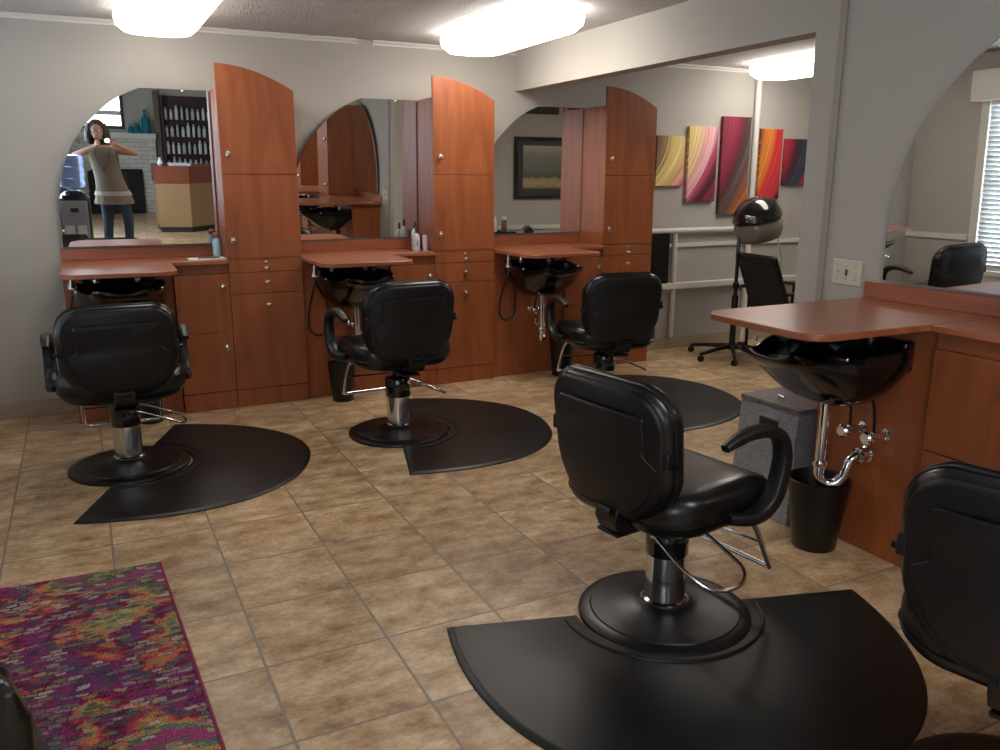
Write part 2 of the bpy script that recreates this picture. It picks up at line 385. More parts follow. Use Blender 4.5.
# windows
M['glass_pane'] = None
def pane_mat():
    m = bpy.data.materials.new('window_glass'); m.use_nodes = True; nt = m.node_tree; nt.nodes.clear()
    o = N(nt,'ShaderNodeOutputMaterial'); t = N(nt,'ShaderNodeBsdfTransparent'); g = N(nt,'ShaderNodeBsdfGlossy'); g.inputs['Roughness'].default_value = .02
    mx = N(nt,'ShaderNodeMixShader'); mx.inputs[0].default_value = .06
    nt.links.new(t.outputs[0], mx.inputs[1]); nt.links.new(g.outputs[0], mx.inputs[2]); nt.links.new(mx.outputs[0], o.inputs[0]); return m
M['glass_pane'] = pane_mat()
M['win_dark'] = plain('dark_window_frame', (.035,.03,.026), .5)
M['blind'] = plain('blind_slat', (.66,.68,.68), .5)
def win_x(name, x, y0, y1, z0, z1, fm, nm=1, out=-1):
    t = bpy.data.objects.new(name, None); COL.objects.link(t); t['kind'] = 'structure'; t.location = (x, (y0+y1)/2, z0)
    w = (y1-y0)/2; h = z1-z0
    mb = MB()
    for a in (-w, w-.05): mb.box(out*.09, out*.03, a, a+.05, 0, h)
    mb.box(out*.09, out*.03, -w+.05, w-.05, 0, .05); mb.box(out*.09, out*.03, -w+.05, w-.05, h-.05, h); mb.box(out*.09, out*.03, -w+.05, w-.05, h/2-.02, h/2+.02)
    for c in (-1, 1):   # casing on the room side
        mb.box(0.001, .02, min(c*w, c*(w+.08)), max(c*w, c*(w+.08)), -.08, h+.001)
    mb.box(.001, .05, -w-.1, w+.1, -.04, 0); mb.box(.001, .02, -w-.08, w+.08, -.12, -.04); mb.box(.001, .02, -w-.08, w+.08, h, h+.08)
    mb.build('window_frame', fm, t, smooth=False)
    g = MB(); g.box(out*.062, out*.058, -w+.05, w-.05, .05, h-.05); g.build('window_pane', M['glass_pane'], t, smooth=False)
    return t
win_x('window_1', XL, *LW, M['trim'])
win_x('window_unseen', XL, *LW2, M['trim'])
# blind and cornice box in the window beside the first station
def blind(y0, y1, z0, z1, label):
    t = thing('window_blind', label, 'blind', (XL+.03, (y0+y1)/2, z0), group=None)
    w = (y1-y0)/2 - .01; h = z1-z0
    mb = MB()
    n = int(h/.042)
    for k in range(n):
        z = .03 + k*.042
        mb.loft([[(-.012, s*w, z-.019),(.012, s*w, z+.019),(.0125, s*w, z+.021),(-.0115, s*w, z-.017)] for s in (-1,1)])
    mb.build('slats', M['blind'], t, smooth=False)
    mb = MB(); mb.box(-.022,.022,-w,w,h-.04,h); mb.build('headrail', M['blind'], t, bevel=.004)
    mb = MB(); mb.box(-.018,.018,-w,w,0,.016); mb.build('bottom_rail', M['blind'], t, bevel=.003)
blind(LW[0]+.02, LW[1]-.02, LW[2]+.01, LW[3]-.02, 'white slatted blind in the window nearest the first station, seen in the large right mirror')
mb = MB(); mb.box(XL+.001, XL+.16, LW[0]-.1, LW[1]+.1, 2.04, 2.30)
tag(mb.build('window_cornice', M['trim'], bevel=.006), 'pale boxed cornice above the blind, seen in the large right mirror', 'cornice')
# window above the fireplace
t = bpy.data.objects.new('window_3', None); COL.objects.link(t); t['kind'] = 'structure'; t.location = ((FW[0]+FW[1])/2, YB, FW[2])
w = (FW[1]-FW[0])/2; h = FW[3]-FW[2]
mb = MB()
for a in (-w, w-.06): mb.box(a, a+.06, -.08, .02, 0, h)
mb.box(-w+.06, w-.06, -.08, .02, 0, .06); mb.box(-w+.06, w-.06, -.08, .02, h-.06, h)
mb.build('window_frame', M['win_dark'], t, smooth=False)
mb = MB(); mb.box(-w+.06, w-.06, -.06, -.03, h*.42-.05, h*.42+.03); mb.build('window_sash', M['trim'], t, smooth=False)
mb = MB(); mb.box(-w+.06, w-.06, -.047, -.043, .06, h-.06); mb.build('window_pane', M['glass_pane'], t, smooth=False)

# ------------------------------------------------------------------ pipes and rails in the side room
def pipe(pts, r, label, n=14, smooth=0, name='wall_pipe', mat='trim', cat='pipe'):
    mb = MB(); mb.tube(pts, r, n, smooth); return tag(mb.build(name, M[mat]), label, cat)
pipe([(5.55,YW-.03,0),(5.55,YW-.03,CEIL)], .028, 'white vertical pipe running from ceiling to floor between the third and fourth wall canvases')
pipe([(4.19,YW-.035,1.062),(5.52,YW-.035,1.062)], .024, 'thick white horizontal pipe on the wall below the first three canvases')
pipe([(4.70,YW-.03,.106),(4.70,YW-.03,1.036)], .022, 'short white vertical pipe below the thick horizontal pipe beside the last tower')
mb = MB(); mb.box(4.19, XA-.01, YW-.022, YW-.001, .915, .95); tag(mb.build('wall_rail', M['trim'], bevel=.004), 'thin white chair rail on the side room wall just below the thick pipe', 'rail')
mb = MB(); mb.box(4.19, XA-.01, YW-.06, YW-.001, .545, .60); tag(mb.build('wall_ledge', M['trim'], bevel=.008), 'wider white ledge running low along the side room wall behind the hood dryer', 'ledge')

# ------------------------------------------------------------------ lamps
def lamp(x, y, label, rz=0, L=1.34, W=.47, m='diffuser'):
    t = thing('ceiling_light', label, 'ceiling light', (x, y, CEIL), rz, 'cloud shaped ceiling lights')
    mb = MB(); mb.prism([(sx*(W/2-.03), sy*(L/2-.1)) for sx, sy in ((-1,-1),(1,-1),(1,1),(-1,1))], -.02, -.001); mb.build('base_plate', M['lamp_base'], t, smooth=False)
    def loop(w, l, z, r):
        pts = []
        for cx, cy, a0 in ((w/2-r,l/2-r,0),(-w/2+r,l/2-r,90),(-w/2+r,-l/2+r,180),(w/2-r,-l/2+r,270)):
            for k in range(9):
                a = R(a0+k*11.25); pts.append((cx+r*math.cos(a), cy+r*math.sin(a), z))
        return pts
    mb = MB(); mb.loft([loop(W-.02,L-.02,-.021,.18), loop(W,L,-.045,.19), loop(W-.02,L-.02,-.09,.18), loop(W-.10,L-.10,-.125,.15), loop(W-.26,L-.26,-.135,.08)])
    mb.build('diffuser', M[m], t, ang=80)
lamp(.52, 5.05, 'glowing ceiling light cut by the top of the photo, above the first station', m='diffuser_dim')
lamp(2.50, 4.92, 'glowing elongated ceiling light in full view above the third station, left of the beam')
lamp(5.34, 5.05, 'glowing ceiling light in the side room beyond the beam')
lamp(1.7, .35, 'added ceiling light near the camera, out of view')  # unseen light, added to brighten the foreground floor and right wall

# ------------------------------------------------------------------ styling stations
FRONT = -.35   # cabinet fronts, local y (wall is y = 0)
def knob(parent, x, y, z, mat='nickel', horizontal=False):
    mb = MB()
    if horizontal: mb.lathe([(.005,0),(.007,-.012),(.014,-.017),(.018,-.024),(.014,-.033),(.005,-.037)], (x,y,z), 16, 'y', sx=1.2, sy=.9)
    else: mb.lathe([(.005,0),(.007,-.012),(.014,-.017),(.018,-.024),(.014,-.033),(.005,-.037)], (x,y,z), 16, 'y', sx=.95, sy=1.35)
    return mb.build('knob', M[mat], parent)
def frame_loc(kind, s, y, z=0):
    # station frames: 'back' stands against the back wall, 'right' against the right wall
    return ((s, YW, z), 0) if kind == 'back' else ((XR, s, z), -PI/2)
def station(idx, kind, s, where, mirror_rot, my=-.03, ox=0.0):
    loc, rz = frame_loc(kind, s, 0)
    # --- tower
    t = thing('tower_cabinet', 'tall cherry tower cabinet with arched door, '+where, 'cabinet', loc, rz, 'cherry tower cabinets')
    x0, x1 = .962, 1.44
    BT = 2.055
    mb = MB(); mb.box(x0, x1, FRONT, -.002, 0, BT); mb.build('cabinet_body', M['wood_v'], t, bevel=.002)
    y1, y0 = FRONT-.0005, FRONT-.019
    arc = [(x0, 1.531), (x1, 1.531)] + [(x1-(x1-x0)*k/16, 2.05+.145*(1-((16-k)/16)**2)) for k in range(17)]
    mb = MB(); mb.prism(arc, y0, y1, 'xz'); d = mb.build('door', M['wood_v'], t, bevel=.002); d['label'] = 'arched upper door'
    knob(d, x0+.045, y0, 1.653)
    mb = MB(); mb.box(x0, x1, y0, y1, .996, 1.527); d = mb.build('door', M['wood_v'], t, bevel=.002); knob(d, x0+.04, y0, 1.115)
    for za, zb in ((.906,.980),(.765,.901)):
        mb = MB(); mb.box(x0, x1, y0, y1, za, zb); d = mb.build('drawer', M['wood_v'], t, bevel=.002); knob(d, (x0+x1)/2, y0, (zb-.062 if zb<.95 else za+.024), horizontal=True)
        if zb > .95:
            mb = MB(); mb.lathe([(.009,0),(.009,-.004),(.006,-.006)], ((x0+x1)/2,y0,zb-.014), 12, 'y'); mb.build('lock', M['nickel'], d)
    mb = MB(); mb.box(x0, x1, y0, y1, .984, .993); mb.build('divider', M['wood_v'], t)
    mb = MB(); mb.box(x0, x1, y0, y1, .123, .761); d = mb.build('door', M['wood_v'], t, bevel=.002); knob(d, (x0+x1)/2, y0, .690, horizontal=True)
    mb = MB(); mb.box(x0, x1, y0+.003, y1, .0, .119); mb.build('kick_board', M['wood_v'], t, bevel=.002)
    # --- low cabinet
    t = thing('low_cabinet', 'low two-door cherry cabinet left of the tower, '+where, 'cabinet', loc, rz, 'low cherry cabinets')
    a0, a1 = .625, .959
    mb = MB(); mb.box(a0, a1, FRONT, -.002, 0, .965); mb.build('cabinet_body', M['wood_v'], t, bevel=.002)
    mb = MB(); mb.box(a0, a1, y0+.010, y1, .905, .964); mb.build('fascia', M['wood_v'], t, bevel=.002)
    mb = MB(); mb.box(a0, a1, y0, y1, .520, .900); d = mb.build('door', M['wood_v'], t, bevel=.002); knob(d, a1-.045, y0, .82)
    mb = MB(); mb.box(a0, a1, y0, y1, .123, .516); d = mb.build('door', M['wood_v'], t, bevel=.002); knob(d, a1-.045, y0, .42)
    mb = MB(); mb.box(a0, a1, y0+.003, y1, 0, .119); mb.build('kick_board', M['wood_v'], t, bevel=.002)
    # --- shampoo base panel
    t = thing('sink_cabinet', 'plain cherry panel cabinet behind the shampoo bowl, '+where, 'cabinet', loc, rz, 'cherry sink panels')
    mb = MB(); mb.box(.002 if kind == 'back' else .078, .621, -.33, -.002, 0, .964); mb.build('panel', M['wood_v'], t, bevel=.002)
    # --- worktop with backsplash and projecting leaf
    t = thing('worktop', 'cherry laminate worktop projecting over the shampoo bowl, '+where, 'worktop', loc, rz, 'cherry worktops')
    pts = [(.0,-.002),(.0,-.8)]
    r = .10
    for k in range(7):
        a = R(180+k*15); pts.append((r+r*math.cos(a), -.84+r*math.sin(a)))
    for k in range(7):
        a = R(270+k*15); pts.append((.605-r+r*math.cos(a), -.85+r*math.sin(a)))
    pts += [(.612,-.42),(.625,-.375),(.959,-.375),(.959,-.002)]
    leaf = pts[:-3]+[(.622,-.375),(.622,-.002)]
    mb = MB(); mb.prism(leaf, .966, .992); mb.build('leaf', M['wood_h'], t, bevel=.004)
    mb = MB(); mb.box(.624,.959,-.392,-.002,.966,.992); mb.build('shelf_top', M['wood_h'], t, bevel=.003)
    mb = MB(); mb.box(.0,.959,-.021,-.002,.9925,1.066); mb.build('backsplash', M['wood_h'], t, bevel=.002)
    # --- mirror
    pitch, yaw = mirror_rot
    mt = thing('wall_mirror', 'frameless arched salon mirror, '+where, 'mirror', loc, rz, 'frameless arched mirrors')
    if kind == 'back': mt.location = (s+.47, YW+my, 1.08)
    else: mt.location = (XR+my, s-.47, 1.08)
    mt.rotation_euler = (pitch, 0, rz+yaw)
    ol = [(.955,0),(.955,.975),(.545,.975),(.455,.935),(.365,.880),(.285,.810),(.215,.740),(.165,.675),(.125,.610),(.08,.505),(.045,.39),(.027,.29),(.02,.18),(.02,0)]
    ol = [(min(a+ox, .955)-.47, b) for a, b in ol]
    # smooth the curved flank
    P = [Vector((a,b)) for a, b in ol[2:]]
    Q = []
    for i in range(len(P)-1):
        p0,p1,p2,p3 = P[max(i-1,0)],P[i],P[i+1],P[min(i+2,len(P)-1)]
        for k in range(4):
            q = k/4; Q.append(.5*((2*p1)+(p2-p0)*q+(2*p0-5*p1+4*p2-p3)*q*q+(3*p1-p0-3*p2+p3)*q**3))
    Q.append(P[-1]); out = [ol[0],ol[1]]+[(v.x,v.y) for v in Q]
    mb = MB(); mb.prism(out, 0, .005, 'xz'); mb.build('glass', M['mirror'], mt, smooth=False)
    mb = MB(); mb.prism(out, .0055, .016, 'xz'); mb.build('backing', M['mirror_edge'], mt, smooth=False)
    for cx, cz in ((.02-.47+.012+ox,.10),(.80-.47,.965)):
        mb = MB(); mb.lathe([(.008,.002),(.008,-.003),(.004,-.006)], (cx,0,cz), 12, 'y'); mb.build('clip', M['chrome'], mt)
    # --- shampoo bowl
    bowl(loc, rz, where, kind == 'back')
    return loc, rz

def bowl(loc, rz, where, hose=True):
    t = thing('shampoo_bowl', 'glossy black shampoo bowl under the worktop, '+where, 'shampoo bowl', loc, rz, 'black shampoo bowls')
    cx = .31
    secs = [(-.335,.20,.895,.84,.02),(-.36,.235,.912,.78,.02),(-.40,.255,.918,.72,.02),(-.47,.262,.918,.68,.02),(-.55,.262,.915,.664,.02),(-.63,.252,.908,.685,.02),(-.70,.222,.895,.735,.018),(-.76,.185,.885,.785,.016),(-.81,.165,.892,.822,.014),(-.86,.165,.912,.85,.012),(-.895,.155,.925,.878,.008)]
    loops = []
    n = 18
    for i, (y, hw, zt, zb, th) in enumerate(secs):
        neck = .06 if i >= 6 else 0     # the rim dips where the neck rests
        L = []
        for k in range(n+1):
            a = PI*k/n; c, s_ = math.cos(a), math.sin(a)
            c = math.copysign(abs(c)**.7, c)
            L.append((cx-hw*c, y, zt-(zt-zb)*s_**.8))
        th2 = min(th, hw*.3)
        for k in range(n, -1, -1):
            a = PI*k/n; c, s_ = math.cos(a), math.sin(a)
            c = math.copysign(abs(c)**.7, c)
            dep = max((zt-zb)-th2*1.4, .004)
            if i in (0,): dep *= .2
            if i == 1: dep *= .5
            L.append((cx-(hw-th2)*c, y, zt-dep*s_**.8+ (.002 if k in (0,n) else 0)))
        loops.append(L)
    mb = MB(); mb.loft(loops); b = mb.build('basin', M['bowl'], t, ang=60, loc=(0,0,-.025))
    m = b.modifiers.new('sub','SUBSURF'); m.levels = 1; m.render_levels = 1
    mb = MB(); mb.box(cx-.21, cx+.21, -.385, -.331, .79, .91); mb.build('mounting_block', M['bowl'], t, bevel=.012, seg=3)
    mb = MB(); mb.lathe([(.026,.668),(.034,.662),(.034,.648),(.021,.642),(.021,.36),(.021,.35)], (cx,-.545,0), 20)
    mb.lathe([(.028,.405),(.030,.40),(.030,.385),(.028,.38)], (cx,-.545,0), 20)
    mb.build('drain_pipe', M['chrome'], t)
    mb = MB(); mb.tube([(cx,-.545,.37),(cx,-.54,.33),(cx+.015,-.52,.308),(cx+.04,-.495,.312),(cx+.055,-.475,.34),(cx+.06,-.465,.37),(cx+.065,-.45,.405),(cx+.07,-.42,.422),(cx+.07,-.39,.425),(cx+.07,-.335,.425)], .021, 14, 4)
    mb.lathe([(.030,-.345),(.033,-.35),(.033,-.37),(.028,-.375),(.028,-.40),(.032,-.402),(.032,-.415),(.022,-.42)], (cx+.07,0,.425), 20, 'y')
    mb.build('trap', M['chrome'], t)
    for dx in (-.055,.06):
        mb = MB(); mb.lathe([(.024,-.331),(.024,-.34),(.012,-.345),(.012,-.38),(.018,-.383),(.02,-.40),(.02,-.42),(.012,-.424),(.012,-.44),(.026,-.445),(.028,-.455),(.02,-.462)], (cx+dx+.07,0,.52), 18, 'y'); mb.build('valve', M['chrome'], t)
    mb = MB(); mb.tube([(cx+.015,-.41,.52),(cx+.02,-.42,.60),(cx+.03,-.44,.68),(cx+.05,-.46,.74)], .006, 8, 4); mb.tube([(cx+.13,-.41,.52),(cx+.13,-.42,.62),(cx+.12,-.44,.72)], .006, 8, 4); mb.build('supply_hose', M['black_metal'], t)
    # taps standing on the back rim and the hand spray
    for dx in (-.13,.10):
        mb = MB(); mb.lathe([(.022,.912),(.022,.93),(.014,.935),(.013,.95),(.017,.953),(.015,.964)], (cx+dx,-.43,0), 18); mb.build('tap', M['chrome'], t, loc=(0,-.02,-.02))
    if hose:
     mb = MB(); mb.lathe([(.007,.962),(.011,.94),(.014,.91),(.026,.885),(.028,.87),(.02,.865)], (.05,-.50,0), 16); sp = mb.build('hand_spray', M['chrome'], t)
     mb = MB(); mb.tube([(.055,-.50,.86),(.04,-.50,.80),(.02,-.47,.70),(.01,-.44,.60),(.02,-.42,.50),(.08,-.41,.455),(.14,-.41,.50),(.15,-.42,.62),(.12,-.44,.76)], .008, 8, 5); mb.build('spray_hose', M['hose'], t)
    for dx, y, z in ((-.24,-.70,.898),(.215,-.70,.898)):
        mb = MB(); mb.sphere((cx+dx,y,z), .009, 10, 6); mb.build('stud', M['chrome'], t, loc=(0,0,-.025))

st1 = station(0, 'back', -.1285, 'leftmost station', (R(2.21), -R(1.84)), -.045)
st2 = station(1, 'back', 1.312, 'middle station of the back wall', (R(2.1), -R(.2)), -.03)
st3 = station(2, 'back', 2.753, 'back wall station under the beam', (R(.3), 0), -.03)
st5 = station(4, 'right', 1.125, 'right wall station seen only in mirrors', (0, 0), -.03)
st4 = station(3, 'right', 2.57, 'right wall station beside the opening', (R(1.0), -R(1.45)), -.035, ox=.075)

# ------------------------------------------------------------------ chairs
def rr_loop(w, h, r, n=8, rb=None):
    """rounded rectangle outline centred at 0, top corners radius r, bottom rb"""
    rb = rb or r
    pts = []
    for cx, cy, a0, q in ((w/2-r,h/2-r,0,r),(-w/2+r,h/2-r,90,r),(-w/2+rb,-h/2+rb,180,rb),(w/2-rb,-h/2+rb,270,rb)):
        for k in range(n+1):
            a = R(a0+90*k/n); pts.append((cx+q*math.cos(a), cy+q*math.sin(a)))
    return pts
def pad(w, h, t, r, rb=None, e=.03, bulge=.0, n=8):
    """upholstered slab: list of (dy, loop) from back to front"""
    L = []
    for dy, ins in ((-t/2,e*1.1),(-t/2+e*.18,e*.45),(-t/2+e*.55,e*.1),(-t/2+e,0),(t/2-e,0),(t/2-e*.55,e*.1),(t/2-e*.18,e*.45),(t/2,e*1.1)):
        L.append((dy, [(a,b) for a, b in rr_loop(w-2*ins, h-2*ins, max(r-ins,.01), n, max((rb or r)-ins,.01))]))
    if bulge:
        L.append((t/2+bulge*.6, rr_loop(w*.7, h*.7, r*.7, n, (rb or r)*.7))); L.append((t/2+bulge, rr_loop(w*.35, h*.35, r*.35, n, (rb or r)*.35)))
    return L
def styling_chair(x, y, az, label, back_tilt=7, lift=0.0, off=0.0, al=0.0):
    o_ = R(az)
    t = thing('styling_chair', label, 'chair', (x-off*math.cos(o_), y+off*math.sin(o_), 0), -R(az), 'black hydraulic styling chairs')
    g = lift
    c0 = (off,0,0)
    mb = MB(); mb.lathe([(.300,0),(.303,.006),(.300,.016),(.285,.024),(.262,.027),(.258,.032),(.20,.038),(.12,.046),(.095,.055),(.085,.062),(.080,.06)], c0, n=56)
    mb.build('base', M['black_metal'], t, ang=30)
    mb = MB(); mb.lathe([(.078,.058),(.078,.066),(.070,.072),(.070,.235),(.062,.24)], c0, n=32); mb.build('hydraulic_column', M['chrome'], t)
    mb = MB(); mb.lathe([(.073,.236),(.075,.24),(.075,.34),(.068,.352),(.03,.36),(.03,.39+g)], c0, n=32); mb.build('column_shroud', M['black_gloss'], t)
    mb = MB(); mb.box(-.13,.13,-.12,.14,.380+g,.400+g); mb.box(-.05,.05,-.26,.10,.366+g,.379+g); mb.build('seat_plate', M['black_metal'], t, bevel=.004)
    # pump lever loop on the right side
    mb = MB(); mb.tube([(.03,-.10,.335),(.10,-.115,.315),(.19,-.12,.275),(.27,-.09,.235),(.295,-.02,.222),(.29,.05,.225),(.25,.10,.245),(.17,.10,.28),(.09,.09,.315),(.03,.085,.335)], .0065, 10, 4)
    mb.cyl((.03,-.105,.335), .013, .03, 12, 'y'); mb.cyl((.03,.07,.335), .013, .03, 12, 'y'); mb.build('pump_lever', M['chrome'], t, loc=c0)
    # seat: thick cushion, dished in the middle, rolled front
    loops = []
    for dz, lp in pad(.60, .54, .145, .14, .14, .055, .010, n=10):
        l = []
        for a, b in lp:
            z = .468+g+dz
            if dz > 0: z += .030*(a/.30)**2 - .014*math.exp(-(a/.12)**2-((b+.04)/.18)**2)
            else: z += .022*(a/.30)**2
            z -= .022*max(0, b/.27)**3
            wtap = 1 - .08*max(0, b/.27)
            l.append((a*wtap, b+.02, z))
        loops.append(l)
    mb = MB(); mb.loft(loops); s = mb.build('seat', M['black_vinyl'], t, ang=70)
    mb = MB(); lp = rr_loop(.603,.543,.14,10,.14); q = [(a*(1-.08*max(0,b/.27)),b+.02,.445+g+.024*(a/.30)**2-.02*max(0,b/.27)**3) for a,b in lp]; mb.tube(q+[q[0]], .003, 6); mb.build('piping', M['black_vinyl'], s)
    # back: cushion + rear shell
    W, H = .55, .46
    ct = Matrix.Translation((0,-.265,.680+g)) @ Matrix.Rotation(R(back_tilt), 4, 'X')
    def bend(p): return ct @ Vector((p[0], p[1]+.5*p[0]**2, p[2]))
    def shape(a, b):      # narrower towards the bottom
        k = 1 - .16*max(0, -b/(H/2))**1.6
        return a*k, b
    loops = []
    for dy, lp in pad(W, H, .085, .13, .16, .032, .012, n=10):
        loops.append([tuple(bend((shape(a,b)[0], dy, b))) for a, b in lp])
    mb = MB(); mb.loft(loops); bk = mb.build('backrest', M['black_vinyl'], t, ang=70)
    loops = []
    for dy, sc in ((-.040,0),(-.046,.003),(-.049,.009)):
        loops.append([tuple(bend((shape(a,b)[0], dy, b))) for a, b in rr_loop(W-.035-2*sc, H-.030-2*sc, .118, 10, .15)])
    mb = MB(); mb.loft(list(reversed(loops))); sh = mb.build('back_shell', M['black_shell'], bk, ang=50)
    # stepped raised panel on the shell
    def step(d):
        P = [(-.19,.115),(-.165,.145),(.165,.145),(.19,.115),(.195,.06),(.19,.02),(.225,-.01),(.235,-.03),(.20,-.12),(.15,-.175),(.08,-.195),(-.08,-.195),(-.15,-.175),(-.20,-.12),(-.235,-.03),(-.225,-.01),(-.19,.02),(-.195,.06)]
        n = len(P); Q = []
        for i in range(n):
            p0,p1,p2,p3 = [Vector(P[(i+k)%n]) for k in (-1,0,1,2)]
            for k in range(4):
                u = k/4; v = .5*((2*p1)+(p2-p0)*u+(2*p0-5*p1+4*p2-p3)*u*u+(3*p1-p0-3*p2+p3)*u**3)
                v = v*(1-d/v.length); Q.append((v.x, v.y))
        return Q
    mb = MB(); mb.loft([[tuple(bend((a,dy,b))) for a,b in step(d)] for dy, d in ((-.0485,0),(-.052,.003),(-.0535,.008))]); mb.build('raised_panel', M['black_shell'], bk, ang=60)
    for dy in (-.013,.013):
        lp = rr_loop(W+.001,H+.001,.13,10,.16); q = [tuple(bend((shape(a,b)[0], dy, b))) for a, b in lp]
        mb = MB(); mb.tube(q+[q[0]], .003, 6); mb.build('piping', M['black_vinyl'], bk)
    for s_ in (-1,1):
        p = bend((s_*.270, 0, -.005)); mb = MB(); mb.cyl((p.x-.010 if s_>0 else p.x-.022, p.y-.02, p.z), .009, .032, 12, 'x'); mb.build('side_bolt', M['black_metal'], bk)
        p = bend((s_*.262, -.035, .02)); mb = MB(); mb.box(p.x-.012,p.x+.012,p.y-.012,p.y+.012,p.z-.03,p.z+.02); mb.build('side_clip', M['black_shell'], bk, bevel=.005)
    mb = MB(); mb.prism([(-.278,.398+g),(-.16,.380+g),(-.16,.405+g),(-.23,.415+g),(-.236,.455+g),(-.255,.485+g),(-.285,.485+g),(-.296,.44+g)], off-.05, off+.05, 'yz'); bb_ = mb.build('back_bracket', M['black_metal'], t, bevel=.005)
    mb = MB(); mb.cyl((off-.03,-.292,.468+g), .014, .06, 12, 'x'); mb.build('pivot_bolt', M['black_metal'], bb_)
    # arms: open loop whose bow is at the front, the pad running back
    for s_ in (-1,1):
        xx = s_*.325
        path = [(xx-s_*.02,-.03,.470+g),(xx,.04,.462+g),(xx,.105,.470+g),(xx,.155,.505+g),(xx,.183,.565+g),(xx,.190,.63+g),(xx,.165,.685+g),(xx,.10,.715+g),(xx,.02,.719+g),(xx,-.04,.707+g),(xx,-.09,.690+g)]
        path = [(p[0],p[1],p[2]+al*min(1,max(0,(p[2]-g-.47)/.2))) for p in path]
        mb = MB(); mb.tube(path, [.017,.021,.024,.025,.024,.023,.022,.021,.019,.017,.012], 12, 4, flat=(1.3,.98), up=(s_,0,0)); mb.build('arm', M['black_urethane'], t, ang=50)
    # footrest
    h = min(g, .04)
    mb = MB(); mb.tube([(.185,.10,.395+g),(.19,.20,.388+g),(.20,.25,.33+h),(.20,.33,.18+h),(.19,.35,.155+h),(.14,.362,.15+h),(-.14,.362,.15+h),(-.19,.35,.155+h),(-.20,.33,.18+h),(-.20,.25,.33+h),(-.19,.20,.388+g),(-.185,.10,.395+g)], .0095, 10, 4)
    mb.tube([(.199,.28,.275+h),(0,.275,.27+h),(-.199,.28,.275+h)], .006, 8)
    mb.build('footrest', M['chrome'], t)
    return t
styling_chair(.112, 4.655, 0, 'black styling chair facing the leftmost station')
styling_chair(1.61, 4.60, -4, 'black styling chair at the middle back wall station, its left arm in view', lift=.04, off=.02)
styling_chair(3.11, 4.64, 8, 'black styling chair facing the station under the beam', lift=.01)
styling_chair(1.72, 2.14, 82, 'large black styling chair in the foreground facing the right wall station', lift=-.008, off=.025, al=.028)
styling_chair(1.905, .955, 75, 'black styling chair cut off by the right edge of the photo', lift=.012)
styling_chair(4.72, 3.75, 65, 'black styling chair in the side room, only its back top seen in the third mirror', lift=.06)

# ------------------------------------------------------------------ floor mats
def mat(x, y, ang, label):
    """ang: direction (degrees from +x) in which the mat bulges away from its straight edge"""
    t = thing('floor_mat', label, 'mat', (x, y, 0), R(ang), 'black half-round anti-fatigue mats')
    def outline(a, b, rc, inset=0):
        pts = []
        m = 56
        for k in range(m+1):
            w = PI*k/m - PI/2
            cx, sy = math.cos(w), math.sin(w)
            pts.append((b*abs(cx)**.88, a*math.copysign(abs(sy)**.9, sy)))
        # straight edge with the round notch
        pts[0] = (0.0+inset, -a); pts[-1] = (0.0+inset, a)
        for k in range(25):
            w = PI/2 - PI*k/24
            pts.append((max(rc*math.cos(w), inset), rc*math.sin(w)))
        return pts
    mb = MB()
    mb.loft([[(p[0],p[1],z) for p in outline(a,b,rc,i)] for a,b,rc,i,z in ((.765,.93,.306,0,.0005),(.765,.93,.306,.0,.005),(.753,.917,.310,.008,.013),(.740,.905,.315,.016,.014))])
    mb.build('mat_slab', M['rubber'], t, ang=35)
    mb = MB(); mb.tube([(.355*math.cos(a), .355*math.sin(a), .014) for a in [R(-84+168*k/40) for k in range(41)]], .007, 8); mb.build('raised_ring', M['rubber'], t)
mat(.12, 4.645, -21.5, 'half-round black mat under the chair of the first station')
mat(1.61, 4.60, -15.5, 'half-round black mat under the chair of the second station')
mat(3.14, 4.62, -6, 'half-round black mat under the chair of the third station, partly behind the foreground chair')
mat(1.72, 2.165, -106, 'large half-round black mat in the foreground under the nearest chair')

# ------------------------------------------------------------------ bins, hamper, rug, bag
def bin_(x, y, rt, rb, h, label):
    mb = MB(); mb.lathe([(rb-.004,0),(rb,.004),(rb+(rt-rb)*.35,h*.4),(rt,h),(rt-.004,h+.002),(rt-.008,h-.004),(rb-.006,.012)], n=40)
    o = mb.build('waste_bin', M['bin'], ang=50, loc=(x,y,0)); return tag(o, label, 'bin', 'black waste bins')
bin_(2.635, 2.315, .125, .088, .30, 'black waste bin under the trap of the right wall station')
bin_(1.52, 5.50, .095, .07, .27, 'black waste bin beside the second station chair, against the sink panel')
bin_(3.28, 5.49, .10, .075, .30, 'black waste bin behind the arm of the third station chair')
bin_(.28, 5.52, .095, .07, .27, 'black waste bin behind the footrest of the first station chair')

t = thing('laundry_hamper', 'tall grey woven hamper with flat lid beside the right wall station', 'hamper', (2.69,2.505,0))
hw, hd, hh = .34, .35, .53
mb = MB(); mb.loft([[(0-.02,0,0),(hw,0,0),(hw,hd,0),(0-.02,hd+.03,0)],[(0,0,hh-.022),(hw,0,hh-.022),(hw,hd,hh-.022),(0,hd,hh-.022)]])
mb.build('body', M['weave'], t, bevel=.006)
mb = MB(); mb.box(-.004,hw+.004,-.004,hd+.004,hh-.021,hh); l = mb.build('lid', M['weave_dark'], t, bevel=.004); l['label'] = 'darker woven lid'
mb = MB(); mb.tube([(.06,.15,hh),(.06,.15,hh+.02),(.06,.18,hh+.022),(.06,.18,hh)], .004, 8); mb.build('lid_pull', M['chrome'], l)
mb = MB(); mb.box(-.009,.004,.11,.22,.41,.46); mb.build('handle_slot', M['dark'], t)
mb = MB()
for a in ((-.016,.002,.105,.225,.46,.468),(-.016,.002,.105,.225,.402,.41)): mb.box(*a)
mb.build('slot_rim', M['weave'], t)

